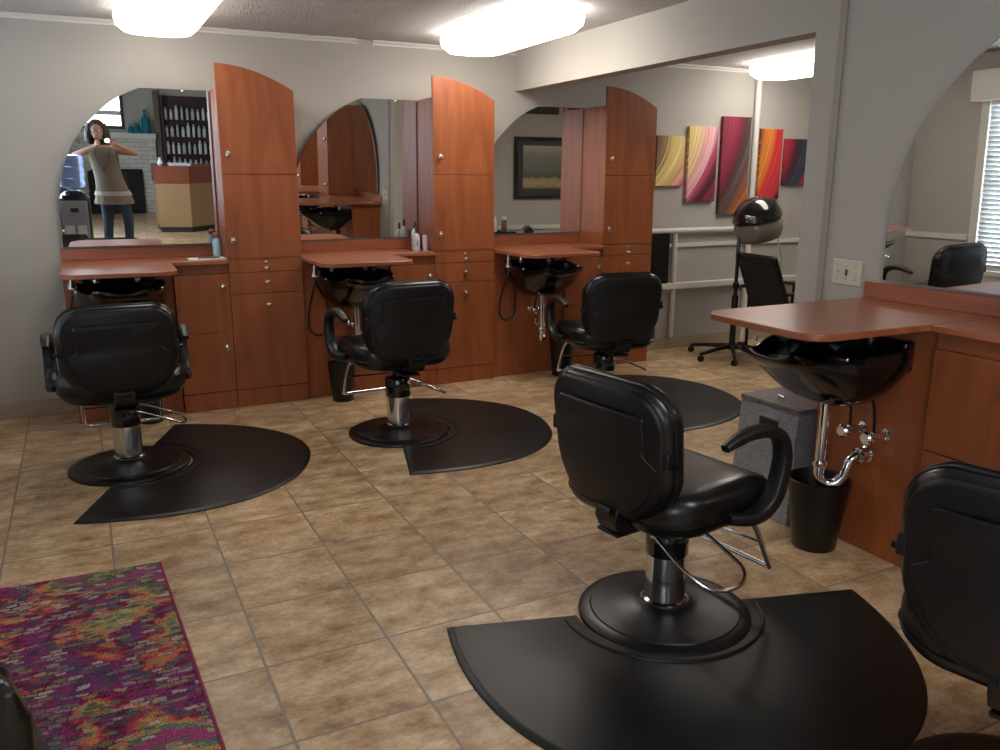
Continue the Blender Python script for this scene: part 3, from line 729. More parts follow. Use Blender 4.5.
t = thing('area_rug', 'multicoloured patchwork rug at the lower left of the floor', 'rug', (-.545,2.15,0))
TL, TR, BR, BL = (-.59,1.255), (.69,1.195), (.81,-1.62), (-.47,-1.56)
mb = MB(); mb.prism([TL,BL,BR,TR], .0005, .011); mb.build('pile', M['rug'], t, bevel=.003)
mb = MB(); mb.prism([TR,(TR[0]+.009,TR[1]),(BR[0]+.009,BR[1]),BR], .0005, .013); mb.prism([TL,(TL[0]-.009,TL[1]),(BL[0]-.009,BL[1]),BL], .0005, .013)
e = mb.build('binding', M['rug_edge'], t, bevel=.002); e['label'] = 'magenta bound edge'

M['leather'] = plain('dark_leather', (.010,.008,.006), .28, coat=.3, bump=(14,.4,.03))
t = thing('leather_bag', 'dark brown glossy leather bag at the bottom left corner of the photo', 'bag', (-.37,1.70,.0135))
loops = []
for z, a, b in ((0,.18,.11),(.02,.195,.12),(.18,.205,.12),(.36,.20,.10),(.47,.185,.07),(.55,.165,.035),(.57,.15,.02)):
    loops.append([(a*math.copysign(abs(math.cos(w))**.7,math.cos(w))+.01*math.sin(5*w+z*20), b*math.copysign(abs(math.sin(w))**.8,math.sin(w)), z) for w in [2*PI*k/36 for k in range(36)]])
mb = MB(); mb.loft(loops); mb.build('bag_body', M['leather'], t, ang=60)
mb = MB(); mb.sphere((.10,-.108,.40), .008, 10, 6); mb.build('stud', M['nickel'], t)

# ------------------------------------------------------------------ outlet plate
t = thing('switch_plate', 'cream triple switch plate on the right wall beside the big mirror', 'switch', (XR-.001, 2.685, 1.09), -PI/2)
mb = MB(); mb.box(-.082,.082,-.006,0,-.057,.057); mb.build('plate', M['cream'], t, bevel=.003)
mb = MB(); mb.box(-.006,.006,-.0075,-.006,-.014,.014); mb.build('toggle_slot', M['dark'], t)
for dx, dz in ((-.05,.004),(.05,-.008)):
    mb = MB(); mb.box(dx-.004,dx+.004,-.016,-.006,dz-.006,dz+.008); mb.build('toggle', M['cream'], t, bevel=.001)
mb = MB()
for dx in (-.05,0,.05):
    for dz in (-.03,.03): mb.cyl((dx,-.0075,dz), .003, .0015, 8, 'y')
mb.build('screws', M['nickel'], t)
t = thing('wall_outlet', 'white outlet plate on the side room wall, seen in the third mirror', 'outlet', (5.42, OPY+.001, 1.14), PI)
mb = MB(); mb.box(-.036,.036,-.006,0,-.06,.06); mb.build('plate', M['white'], t, bevel=.003)
mb = MB(); mb.box(-.012,.012,-.008,-.006,-.03,-.008); mb.box(-.012,.012,-.008,-.006,.008,.03); mb.build('socket', M['cream'], t)

# ------------------------------------------------------------------ wall canvases
Y_,PK,CR,DK = (.80,.60,.20),(.80,.28,.38),(.34,.02,.07),(.035,.012,.02)
arts = [
 ('palest wall canvas, yellow and pink strands, leftmost beside the tower', 4.455, 4.752, 1.447, 1.865, .75, [(0,(.14,.07,.035)),(.2,(.34,.20,.09)),(.32,(.74,.55,.20)),(.55,(.82,.62,.26)),(.72,(.72,.36,.14)),(.82,(.80,.45,.40)),(.9,(.75,.15,.22)),(1,(.4,.04,.08))]),
 ('yellow to pink and maroon strand canvas, second from the left', 4.795, 5.112, 1.312, 1.950, 1.0, [(0,(.75,.50,.18)),(.16,(.84,.66,.30)),(.26,(.80,.50,.33)),(.34,(.80,.30,.36)),(.42,(.85,.60,.62)),(.50,(.62,.10,.18)),(.56,(.25,.015,.05)),(.68,DK),(.84,(.26,.02,.05)),(1,(.12,.06,.05))]),
 ('tallest wall canvas, crimson, grey and orange strands, centre of the five', 5.165, 5.488, 1.195, 2.045, 1.1, [(0,(.20,.02,.04)),(.2,(.30,.025,.06)),(.33,(.17,.012,.035)),(.40,(.05,.025,.025)),(.54,(.12,.08,.08)),(.64,(.20,.07,.05)),(.74,(.52,.17,.03)),(.88,(.38,.07,.02)),(1,(.20,.03,.02))]),
 ('orange and bright red strand canvas right of the vertical pipe', 5.615, 5.875, 1.330, 1.952, .8, [(0,(.25,.05,.03)),(.12,(.65,.20,.03)),(.30,(.78,.26,.04)),(.42,(.62,.03,.03)),(.60,(.70,.05,.06)),(.82,(.62,.03,.05)),(.92,DK),(1,DK)]),
 ('darkest wall canvas, maroon, blue and magenta strands, rightmost', 5.92, 6.22, 1.453, 1.870, .5, [(0,(.50,.04,.07)),(.18,(.35,.02,.05)),(.3,(.06,.015,.03)),(.48,(.05,.03,.05)),(.60,(.03,.08,.13)),(.70,(.04,.03,.06)),(.85,(.40,.02,.10)),(1,(.05,.07,.14))]),
]
for i, (lab, x0, x1, z0, z1, k, stops) in enumerate(arts):
    m = strand_mat('strand_print', x0, x1-x0, z0, z1-z0, k, stops)
    mb = MB(); mb.box(x0, x1, YW-.035, YW-.002, z0, z1)
    tag(mb.build('wall_canvas', m, bevel=.002), lab, 'canvas', 'five panel strand canvases')

# framed picture on the side room wall (seen in the third mirror)
def picture_mat():
    m, nt, b = newmat('seaside_print')
    tc = N(nt,'ShaderNodeTexCoord'); sx = N(nt,'ShaderNodeSeparateXYZ'); nt.links.new(tc.outputs['Object'], sx.inputs[0])
    nz = N(nt,'ShaderNodeTexNoise'); nz.inputs['Scale'].default_value = 9; nz.inputs['Detail'].default_value = 4; nt.links.new(tc.outputs['Object'], nz.inputs['Vector'])
    ma = N(nt,'ShaderNodeMath', operation='MULTIPLY_ADD'); ma.inputs[1].default_value = .09; nt.links.new(nz.outputs['Fac'], ma.inputs[0]); nt.links.new(sx.outputs['Z'], ma.inputs[2])
    mr = N(nt,'ShaderNodeMapRange'); mr.inputs['From Min'].default_value = -.20; mr.inputs['From Max'].default_value = .30; nt.links.new(ma.outputs[0], mr.inputs['Value'])
    r = ramp(nt, [(0,(.20,.15,.07)),(.12,(.42,.33,.17)),(.24,(.33,.27,.15)),(.28,(.09,.09,.07)),(.45,(.15,.15,.13)),(.75,(.21,.21,.17)),(1,(.40,.38,.27))])
    nt.links.new(mr.outputs[0], r.inputs['Fac']); nt.links.new(r.outputs['Color'], b.inputs['Base Color']); b.inputs['Roughness'].default_value = .4
    return m
t = thing('framed_picture', 'black framed picture with dark mat on the side room wall, seen in the third mirror', 'picture', (5.02, OPY+.002, 1.60), PI)
mb = MB()
fw, fh = .40, .355
for a in ((-fw,fw,fh-.04,fh),(-fw,fw,-fh,-fh+.04),(-fw,-fw+.04,-fh+.04,fh-.04),(fw-.04,fw,-fh+.04,fh-.04)): mb.box(a[0],a[1],-.03,0,a[2],a[3])
mb.build('frame', M['black_gloss'], t, bevel=.003)
mb = MB(); mb.box(-fw+.04,fw-.04,-.012,-.002,-fh+.04,fh-.04); mb.build('mount', plain('grey_mount', (.045,.048,.052), .7), t)
mb = MB(); mb.box(-.285,.285,-.016,-.0125,-.235,.255); mb.build('print', picture_mat(), t)
# dark vent grille high on that wall
t = thing('wall_vent', 'dark louvred vent high on the side room wall, atop the third mirror', 'vent', (4.86, OPY+.001, 2.29), PI)
mb = MB(); mb.box(-.33,.33,-.05,0,-.075,.09); mb.build('vent_box', plain('vent_dark', (.03,.025,.02), .6), t, bevel=.004)
mb = MB()
for k in range(6): mb.box(-.31,.31,-.06,-.051,-.06+k*.025,-.05+k*.025)
mb.build('louvres', M['dark'], t)

# ------------------------------------------------------------------ hood dryer and its chair
t = thing('hood_dryer', 'black salon hood dryer on a caster stand in front of the wall canvases', 'hair dryer', (4.95,5.42,0), 0)
mb = MB()
mb.lathe([(.05,.075),(.055,.09),(.05,.115),(.028,.125),(.024,.42)], n=20)
mb.build('stand_base', M['black_metal'], t)
for k, a in enumerate((186, 232, 300, 30, 118)):
    c, s_ = math.cos(R(a)), math.sin(R(a))
    mb = MB(); mb.tube([(.03*c,.03*s_,.10),(.19*c,.19*s_,.088),(.37*c,.37*s_,.066)], [.022,.018,.014], 10, 3); lg = mb.build('leg', M['black_metal'], t)
    mb = MB(); mb.cyl((.37*c,.37*s_-.011,.027), .027, .022, 16, 'y'); mb.cyl((.37*c,.37*s_,.035), .008, .03, 8); mb.build('caster', M['bin'], lg)
mb = MB(); mb.tube([(0,0,.40),(0,0,1.0),(.01,0,1.08)], .016, 12); mb.cyl((0,0,.40), .028, .14, 16); mb.cyl((0,0,.60), .026, .05, 16); mb.build('pole', M['black_gloss'], t)
hc = (.17, -.02, 1.19)
def hood_pt(u, v, rx, ry, rz_):   # v from 0 (top) to 1 (rim)
    a = v*PI*.5*.96
    x, y, z = rx*math.sin(a)*math.cos(u), ry*math.sin(a)*math.sin(u), rz_*math.cos(a)
    q = Matrix.Rotation(R(-14), 3, 'Y') @ Vector((x,y,z))
    return (hc[0]+q.x, hc[1]+q.y, hc[2]+q.z-.02)
rows = []
for i in range(1, 13): rows.append([hood_pt(2*PI*k/36, i/12, .215,.20,.195) for k in range(36)])
for i in range(12, 0, -1): rows.append([hood_pt(2*PI*k/36, i/12, .205,.19,.185) for k in range(36)])
mb = MB(); mb.loft(rows); hood = mb.build('hood', M['black_gloss'], t, ang=60)
rows = []
for dz, r in ((.03,.196),(-.01,.210),(-.07,.203),(-.125,.18),(-.13,.17),(-.07,.19),(.03,.182)):
    l = []
    for k in range(36):
        u = 2*PI*k/36
        q = Matrix.Rotation(R(-14), 3, 'Y') @ Vector((r*math.cos(u), r*.93*math.sin(u), dz-.035)); l.append((hc[0]+q.x, hc[1]+q.y, hc[2]+q.z-.02))
    rows.append(l)
mb = MB(); mb.loft(rows, False, False); sk = mb.build('hood_skirt', plain('smoked_plastic', (.20,.18,.14), .25, coat=.3), hood, ang=60); sk['label'] = 'translucent beige skirt'
mb = MB(); mb.lathe([(.03,-.135),(.03,-.165),(.02,-.172)], (hc[0]-.17,0,hc[2]-.01), 20, 'y'); mb.build('dial', M['chrome'], hood)
mb = MB(); mb.tube([(.01,0,1.06),(.0,-.01,1.11),(-.02,-.02,1.15),(-.03,-.02,1.18)], .018, 12, 3); mb.build('yoke', M['black_gloss'], t)
mb = MB(); mb.tube([(.385,.0,1.20),(.40,-.01,1.10),(.43,-.02,.98),(.47,-.02,.86),(.50,0,.80),(.50,.02,.55)], .006, 8, 4); mb.build('cord', M['white'], t)

t = thing('dryer_chair', 'black woven-back reclining armchair under the hood dryer', 'chair', (5.36,5.16,0), -R(98))
# local: faces +y
rot = Matrix.Translation((0,-.22,.43)) @ Matrix.Rotation(R(22), 4, 'X')
def RP(p): return tuple(rot @ Vector(p))
mb = MB(); mb.loft([[RP(p) for p in ((-.26,y,0),(.26,y,0),(.25,y,.42),(-.25,y,.42))] for y in (-.018,.012)]); mb.build('woven_back', M['mesh_black'], t, smooth=False)
mb = MB(); mb.loft([[RP(p) for p in ((-.26,y,.42),(.26,y,.42),(.26,y,.505),(-.26,y,.505))] for y in (-.028,.022)]); mb.build('head_band', M['black_vinyl'], t, bevel=.01)
for s_ in (-1,1):
    mb = MB(); mb.tube([RP((s_*.265,0,-.08)),RP((s_*.265,0,.495))], .013, 10); mb.build('back_post', M['black_metal'], t)
    mb = MB(); mb.tube([(s_*.30,-.30,.60),(s_*.30,.05,.62),(s_*.30,.22,.60)], .022, 10, 3, flat=(.6,1.3)); mb.build('armrest', M['black_urethane'], t)
    for yy in (-.24,.22):
        mb = MB(); mb.tube([(s_*.28,yy,0),(s_*.29,yy,.60)], .013, 10); mb.build('leg', M['black_metal'], t)
mb = MB(); mb.box(-.26,.26,-.24,.26,.36,.45); mb.build('seat', M['black_vinyl'], t, bevel=.03, seg=4)

t = thing('flat_panel', 'thin black flat panel standing on the low white ledge, right beside the last tower', 'panel', (4.42,YW-.03,.6005))
mb = MB(); mb.box(-.20,.21,-.018,.0,0,.455); mb.build('panel_board', M['black_shell'], t, bevel=.006, seg=3)
mb = MB(); mb.tube([(-.05,-.024,.33),(.02,-.026,.22),(.10,-.022,.10)], .004, 8, 3); mb.build('cord', M['black_gloss'], t)

# ------------------------------------------------------------------ things on the counters
ZT = .9925
M['blue_bottle'] = plain('light_blue_plastic', (.35,.58,.70), .3)
M['brown_cap'] = plain('brown_cap', (.22,.08,.06), .3)
M['bottle_white'] = plain('bottle_white', (.62,.64,.70), .3)
M['print_ink'] = plain('label_ink', (.10,.10,.16), .5)
def bottle(x, y, r, h, label, body='bottle_white', cap='black_gloss', caph=.04, capr=.5, z=ZT, name='spray_bottle', band=True, group=None, flat=1):
    t = thing(name, label, 'bottle', (x,y,z), 0, group)
    mb = MB(); mb.lathe([(r*.9,0),(r,.006),(r,h*.78),(r*.85,h*.88),(r*capr*.8,h)], n=24, sy=flat); b = mb.build('bottle_body', M[body], t)
    mb = MB(); mb.lathe([(r*capr,h+.0005),(r*capr,h+caph*.7),(r*capr*.6,h+caph)], n=16, sy=flat); mb.build('cap', M[cap], t)
    if band:
        mb = MB(); mb.lathe([(r*1.01,h*.25),(r*1.01,h*.27)], n=24, sy=flat); mb.lathe([(r*1.01,h*.60),(r*1.01,h*.615)], n=24, sy=flat)
        mb.prism([(-r*.25,h*.3),(r*.05,h*.3),(r*.05,h*.57),(-r*.25,h*.57)], -r*flat*1.03, -r*flat*.9, 'xz'); mb.build('label_print', M['print_ink'], b, smooth=False)
    return t
bottle(.795, 5.80, .026, .13, 'light blue bottle with brown cap on the first station ledge beside the tower', 'blue_bottle', 'brown_cap', .035, .95, name='product_bottle', band=False)
bottle(2.205, 5.83, .026, .155, 'taller white bottle with black cap on the second station ledge', caph=.05, capr=.42, name='product_bottle', group='white bottles on the second station')
bottle(2.19, 5.76, .025, .125, 'shorter white bottle with black pump in front of the taller one, second station', caph=.045, capr=.40, name='product_bottle', group='white bottles on the second station')
t = thing('product_tube', 'white squeeze tube standing on its cap right of the bottles, second station', 'tube', (2.255,5.75,ZT))
mb = MB(); mb.loft([[(.021*math.cos(a)*w, .021*math.sin(a)*d, z) for a in [2*PI*k/20 for k in range(20)]] for z, w, d in ((.014,.9,.9),(.02,1,1),(.06,1.02,.8),(.112,1.1,.15))]); mb.build('tube_body', M['bottle_white'], t)
mb = MB(); mb.cyl((0,0,0), .018, .0135, 20); mb.build('cap', M['white'], t)
t = thing('open_booklet', 'white paper tray with a dark comb on the first station ledge', 'tray', (.70,5.70,ZT))
mb = MB(); mb.box(-.10,.13,-.06,.06,0,.008); mb.build('paper', M['paper'], t, bevel=.002)
mb = MB(); mb.box(-.04,.09,-.035,-.015,.0085,.014)
for k in range(20): mb.box(-.04+k*.0065,-.037+k*.0065,-.014,.006,.0085,.012)
mb.build('comb', M['dark'], t)
# trolley and bottles in the side room seen in the third mirror
t = thing('rolling_trolley', 'black rolling trolley in the side room, hidden except in the third mirror', 'trolley', (4.33,3.17,0))
for z in (.12,.48,.84):
    mb = MB(); mb.box(-.17,.17,-.14,.14,z,z+.015); mb.box(-.17,.17,-.14,-.13,z+.0151,z+.045); mb.box(-.17,.17,.13,.14,z+.0151,z+.045); mb.build('shelf', M['black_shell'], t)
for sx in (-1,1):
    for sy in (-1,1):
        mb = MB(); mb.tube([(sx*.16,sy*.125,.05),(sx*.16,sy*.125,.88)], .009, 8); mb.cyl((sx*.16,sy*.125-.01,.025), .025, .02, 14, 'y'); mb.build('leg', M['black_metal'], t)
bottle(4.28, 3.17, .035, .17, 'white bottle on the trolley, leftmost reflection in the third mirror', 'white', 'white', .03, .6, z=.8555, name='product_bottle', band=False)
bottle(4.40, 3.18, .035, .16, 'amber-brown bottle on the trolley seen in the third mirror', 'brown_cap', 'white', .04, .8, z=.8555, name='product_bottle', band=False)

# ------------------------------------------------------------------ reception side (behind the camera, seen in the first mirror)
M['desk_wood'] = plain('desk_cherry', (.20,.055,.025), .35, var=.1)
M['desk_tan'] = plain('desk_tan', (.33,.20,.10), .5, var=.04)
t = thing('reception_desk', 'angled reception desk with cherry upper band and tan front, seen in the first mirror', 'desk', (0,0,0))
foot = [(.56,-3.35),(1.50,-3.35),(1.44,-2.85),(1.08,-2.55),(.60,-2.62)]
def grow(pts, d):
    cx = sum(p[0] for p in pts)/len(pts); cy = sum(p[1] for p in pts)/len(pts)
    return [(cx+(p[0]-cx)*(1+d), cy+(p[1]-cy)*(1+d)) for p in pts]
mb = MB(); mb.prism(grow(foot,-.04), 0, .085); mb.build('plinth', M['dark'], t, smooth=False)
mb = MB(); mb.prism(foot, .086, .77); mb.build('front_panel', M['desk_tan'], t, smooth=False)
mb = MB(); mb.prism(grow(foot,.04), .771, 1.03); mb.build('upper_band', M['desk_wood'], t, smooth=False)
mb = MB(); mb.prism(grow(foot,.0), 1.031, 1.035); mb.build('desk_top', M['desk_wood'], t, smooth=False)
for k, (dx, dz) in enumerate(((0,0),(.02,.012),(-.01,.024))):
    mb = MB(); mb.box(.80+dx,1.12+dx,-2.95,-2.75,1.036+dz,1.047+dz); tag(mb.build('paper_stack', M['paper']), ['bottom','middle','top'][k]+' stack of papers on the reception desk', 'paper', 'papers on the desk')
mb = MB(); mb.lathe([(.03,0),(.045,.02),(.04,.06),(.022,.09),(.028,.12),(.02,.118)], n=24); tag(mb.build('ceramic_vase', M['white'], loc=(.68,-2.85,1.036)), 'small white ceramic vase on the reception desk', 'vase')
# fireplace
t = thing('fireplace', 'white painted brick fireplace with mantel shelf, seen in the first mirror', 'fireplace', (0,YB,0))
mb = MB(); mb.box(-.85,-.45,.002,.20,0,1.34); mb.box(.42,.68,.002,.20,0,1.34); mb.box(-.45,.42,.002,.20,.80,1.34); mb.build('brickwork', M['brick'], t, smooth=False)
mb = MB(); mb.box(-.45,.42,.002,.03,0,.80); mb.build('firebox', M['dark'], t, smooth=False)
mb = MB(); mb.box(-.90,.70,.002,.27,1.342,1.44); mb.build('mantel', M['trim'], t, bevel=.008)
for x in (-.6,.50):
    mb = MB(); mb.prism([(.202,1.24),(.202,1.341),(.255,1.341),(.235,1.29)], x-.03, x+.03, 'yz'); mb.build('corbel', M['trim'], t, smooth=False)
t = thing('fire_screen', 'black folding mesh screen in front of the fireplace', 'fire screen', (0,YB+.34,0))
mb_pan = [(-.50,-.22,-.06,0),(-.22,.14,0,0),(.14,.40,0,-.05)]
for xa, xb, ya, yb in mb_pan:
    pts = [(xa,0),(xb,0),(xb,.76),((xa+xb)/2,.80),(xa,.76)]
    mb = MB(); L0 = [(a, ya+(yb-ya)*(a-xa)/(xb-xa), b) for a,b in pts]; mb.loft([[(p[0],p[1]-.006,p[2]) for p in L0],[(p[0],p[1]+.006,p[2]) for p in L0]]); mb.build('screen_panel', M['mesh_black'], t, smooth=False)
    q = [(p[0],p[1],p[2]) for p in L0]; mb = MB(); mb.tube(q+[q[0]], .012, 8); mb.build('screen_frame', M['black_metal'], t)
def glass(name, col):
    m, nt, b = newmat(name); b.inputs['Base Color'].default_value = (*col,1); b.inputs['Roughness'].default_value = .08; b.inputs['Transmission Weight'].default_value = .55; b.inputs['IOR'].default_value = 1.3
    return m
M['teal_glass'] = glass('teal_glass', (.03,.32,.42))
def jug(x, r, h, label):
    mb = MB(); mb.lathe([(r*.9,0),(r,.01),(r,h*.50),(r*.8,h*.64),(r*.28,h*.74),(r*.26,h*.92),(r*.36,h*.94),(r*.34,h),(r*.2,h*.99)], n=28)
    tag(mb.build('glass_jug', M['teal_glass'], loc=(x,YB+.14,1.4405)), label, 'jug', 'teal glass on the mantel')
jug(.535,.095,.42,'large teal glass demijohn at the right end of the mantel')
jug(.375,.055,.19,'small teal glass bottle beside the large demijohn on the mantel')
jug(.275,.045,.16,'smallest teal glass bottle on the mantel, next to the dark window frame')
# product shelving
t = thing('product_shelf', 'dark red product display wall with five shelves, seen in the first mirror', 'shelf', (0,YB,0))
M['shelf_red'] = plain('dark_red_panel', (.045,.012,.012), .5)
mb = MB(); mb.box(.82,1.95,.002,.03,.3,2.12); mb.box(.82,.86,.031,.2,.3,2.12); mb.box(1.91,1.95,.031,.2,.3,2.12); mb.build('back_panel', M['shelf_red'], t, smooth=False)
for z in (1.68,1.37,1.06,.76,.52): mb = MB(); mb.box(.861,1.909,.031,.2,z,z+.02); mb.build('shelf', M['shelf_red'], t)
mb = MB(); mb.box(.70,.79,YB+.002,YB+.12,0,2.2); struct(mb.build('trim_7', plain('post_brown', (.16,.12,.09), .6), smooth=False))
M['silver_bottle'] = plain('silver_bottle', (.50,.54,.56), .3)
hts = [.19,.17,.20,.15,.16,.18,.22]
proto = None
kinds = ['slim silver','squat white','tapered silver']
rows_ = ['top','second','third','fourth','lowest']
for ri, z in enumerate((1.70,1.39,1.08,.78,.54)):
    for k in range(11):
        x = .90+k*.095
        h = hts[(k*3+ri)%7]+(.03 if ri < 4 else -.01); r = .024+.004*((k+ri)%3)
        mb = MB(); mb.lathe([(r,0),(r,h*.75),(r*.5,h*.82),(r*.55,h)], n=12)
        o = mb.build('shampoo_bottle', M['silver_bottle' if (k//3+ri)%2 else 'white'], loc=(x,YB+.115,z+.002))
        tag(o, 'silver and white hair product bottle on the %s shelf of the dark red display'%rows_[ri], 'bottle', 'product bottles on the %s display shelf'%rows_[ri])
# water cooler
t = thing('water_cooler', 'silver and black water cooler with blue bottle, seen in the first mirror beside the photographer', 'water cooler', (-.405,.14,0))
mb = MB(); mb.box(-.165,.165,-.16,.15,0,.82); mb.build('cabinet', M['black_shell'], t, bevel=.015, seg=3)
mb = MB(); mb.box(-.15,.15,.1505,.165,.05,.80); fp = mb.build('front_panel', plain('cooler_silver', (.36,.40,.46), .35, .3), t, bevel=.008)
mb = MB(); mb.box(-.045,.045,.1655,.172,.66,.71); mb.build('display', M['dark'], fp)
for dx in (-.07,.065): mb = MB(); mb.box(dx-.05,dx+.05,.1655,.172,.28,.50); mb.build('dispenser_panel', M['white'], fp, bevel=.006)
mb = MB(); mb.lathe([(.155,.82),(.15,.86),(.10,.90),(.06,.91)], n=32); mb.build('collar', M['black_gloss'], t)
M['water_blue'] = plain('blue_water_bottle', (.42,.56,.85), .12, trans=.35, ior=1.2)
mb = MB(); mb.lathe([(.05,.912),(.06,.93),(.135,.955),(.148,.98),(.138,1.06),(.148,1.075),(.148,1.18),(.138,1.195),(.148,1.21),(.148,1.31),(.13,1.335)], n=36); mb.build('water_bottle', M['water_blue'], t)

# ------------------------------------------------------------------ the photographer (seen in the first mirror)
M['skin'] = plain('skin', (.50,.27,.19), .5)
M['hair'] = plain('dark_hair', (.035,.022,.017), .5, bump=(60,.8,.01))
M['tunic'] = plain('taupe_fabric', (.21,.165,.125), .85, bump=(200,.3,.002))
M['ruffle'] = plain('cream_ruffle', (.42,.37,.33), .85)
M['denim'] = plain('denim', (.035,.06,.10), .85, bump=(250,.3,.002))
M['phone'] = plain('phone_black', (.015,.015,.017), .2)
M['flash'] = plain('phone_flash', (1,1,1), .3, emit=((.93,.86,1), 150))
pt = thing('person', 'woman in taupe sleeveless tunic and jeans taking the photo, seen in the first mirror', 'person', (.03,-.34,0))
def capsule(mb, a, b, ra, rb, n=14):
    a, b = Vector(a), Vector(b); mb.tube([a, a.lerp(b,.33), a.lerp(b,.66), b], [ra, ra*.67+rb*.33, ra*.33+rb*.67, rb], n); mb.sphere(a, ra, 12, 8); mb.sphere(b, rb, 12, 8)
mb = MB()
HX = -.12
# head, neck
mb.sphere((HX,.03,1.615), .085, 20, 14, .92, 1.08, 1.30); mb.sphere((HX,.075,1.56), .05, 14, 10, 1, .9, 1.0)
mb.sphere((HX,.135,1.598), .014, 10, 8, .8, 1.1, 1.5)                       # nose
mb.sphere((HX,.112,1.557), .02, 10, 6, 1.2, .6, .45)                       # lips
for s_ in (-1,1): mb.sphere((HX+s_*.08,.02,1.605), .02, 10, 8, .45, .8, 1.5)
capsule(mb, (HX,.015,1.55), (-.085,-.01,1.42), .052, .055)
# torso
for (x, z, a, b) in ((-.08,1.38,.15,.085),(-.07,1.30,.15,.10),(-.05,1.20,.145,.11),(-.02,1.08,.13,.10),(-.01,.97,.14,.10),(.0,.88,.155,.11)):
    mb.sphere((x,0,z), .1, 18, 12, a/.1, b/.1, .95)
# legs
for s_, fx in ((-1,-.07),(1,.09)):
    hip = (.0+s_*.085,0,.86); kn = (fx+s_*.04+.02,.02,.48); an = (fx+s_*.05,-.01,.09)
    capsule(mb, hip, kn, .082, .055); capsule(mb, kn, an, .052, .036); capsule(mb, an, (an[0]+s_*.02,.13,.035), .036, .03)
# arms
arm = {}
for s_, sh, el, wr in ((-1,(-.235,0,1.375),(-.40,.06,1.31),(-.14,.245,1.435)),(1,(.075,0,1.375),(.31,.08,1.345),(.11,.26,1.45))):
    capsule(mb, sh, el, .048, .038); capsule(mb, el, wr, .038, .024)
    # palm behind the phone edge, fingers wrap forward
    ex = -.105 if s_ < 0 else .045
    palm = Vector((ex+s_*.018,.30,1.475)); capsule(mb, wr, palm, .024, .026)
    mb.sphere(palm, .03, 12, 8, .8, 1.0, 1.25)
    for f in range(4):
        base = palm+Vector((s_*.012,.012,.026-.017*f)); ln = (.9,1,.95,.78)[f]
        mid = Vector((ex+s_*.014,.335,1.508-.018*f)); tip = Vector((ex-s_*.022*ln,.352,1.510-.018*f))
        mb.tube([base, mid, (mid+tip)/2+Vector((0,.006,0)), tip], [.0095,.0090,.0085,.0072], 8, 2); mb.sphere(tip, .0072, 8, 6)
    mb.tube([palm+Vector((0,-.01,-.02)), Vector((ex-s_*.008,.30,1.468)), Vector((ex-s_*.03,.306,1.480))], [.012,.011,.009], 8, 2)
body = mb.build('body', M['skin'], pt)
rm = body.modifiers.new('remesh','REMESH'); rm.mode = 'VOXEL'; rm.voxel_size = .0065; rm.use_smooth_shade = True
sm = body.modifiers.new('smooth','SMOOTH'); sm.factor = .5; sm.iterations = 3
for s_ in (-1,1):
    mb = MB(); mb.sphere((HX+s_*.033,.112,1.622), .012, 10, 8); mb.build('eye', M['white'], body)
# glasses
mb = MB()
for s_ in (-1,1): mb.tube([(HX+s_*.034+.024*math.cos(a), .128, 1.620+.017*math.sin(a)) for a in [2*PI*k/16 for k in range(17)]], .0025, 6)
mb.tube([(HX-.01,.13,1.622),(HX+.01,.13,1.622)], .0025, 6)
for s_ in (-1,1): mb.tube([(HX+s_*.058,.128,1.622),(HX+s_*.088,.03,1.625)], .0022, 6)
mb.build('glasses', M['dark'], pt)
# hair: cap and wavy lengths
mb = MB(); mb.sphere((HX,.0,1.650), .098, 24, 14, 1.05, 1.02, 1.12)
for k in range(22):
    a = R(150+k*240/21); c, s_ = math.cos(a), math.sin(a)
    x0_, y0_ = HX+.088*c, .0+.082*s_-.005
    mb.tube([(x0_,y0_,1.70),(x0_+.018*c+.008*math.sin(k*2.1),y0_+.018*s_,1.62),(x0_+.032*c,y0_+.028*s_,1.55),(x0_+.026*c-.01*math.sin(k*1.7),y0_+.022*s_,1.49),(x0_+.012*c,y0_+.012*s_,1.445)], [.026,.03,.032,.027,.010], 8, 4)
mb.build('hair', M['hair'], pt, ang=80)
# tunic
def eloop(cx, cy, a, b, z, wav=0, n=48, ph=0): return [((a*(1+wav*math.sin(12*w+ph)))*math.cos(w)+cx, (b*(1+wav*math.sin(12*w+ph)))*math.sin(w)+cy, z) for w in [2*PI*k/n for k in range(n)]]
prof = [(-.08,.115,.068,1.425),(-.08,.165,.10,1.395),(-.078,.175,.118,1.33),(-.065,.172,.128,1.24),(-.05,.165,.122,1.12),(-.03,.170,.125,1.02),(-.01,.19,.14,.90),(.0,.205,.155,.84)]
mb = MB(); mb.loft([eloop(x,0,a,b,z) for x,a,b,z in prof], False, False); tn = mb.build('tunic', M['tunic'], pt, ang=80)
so = tn.modifiers.new('solid','SOLIDIFY'); so.thickness = .004
mb = MB(); mb.loft([eloop(-.005,0,.205,.155,.865),eloop(.0,0,.225,.17,.81,.025)], False, False); r1 = mb.build('ruffle', M['ruffle'], tn, ang=80); r1['label'] = 'pale ruffle band'
mb = MB(); mb.loft([eloop(.0,0,.207,.158,.83),eloop(.005,0,.235,.18,.70,.04,ph=1)], False, False); mb.build('lower_flounce', M['tunic'], tn, ang=80)
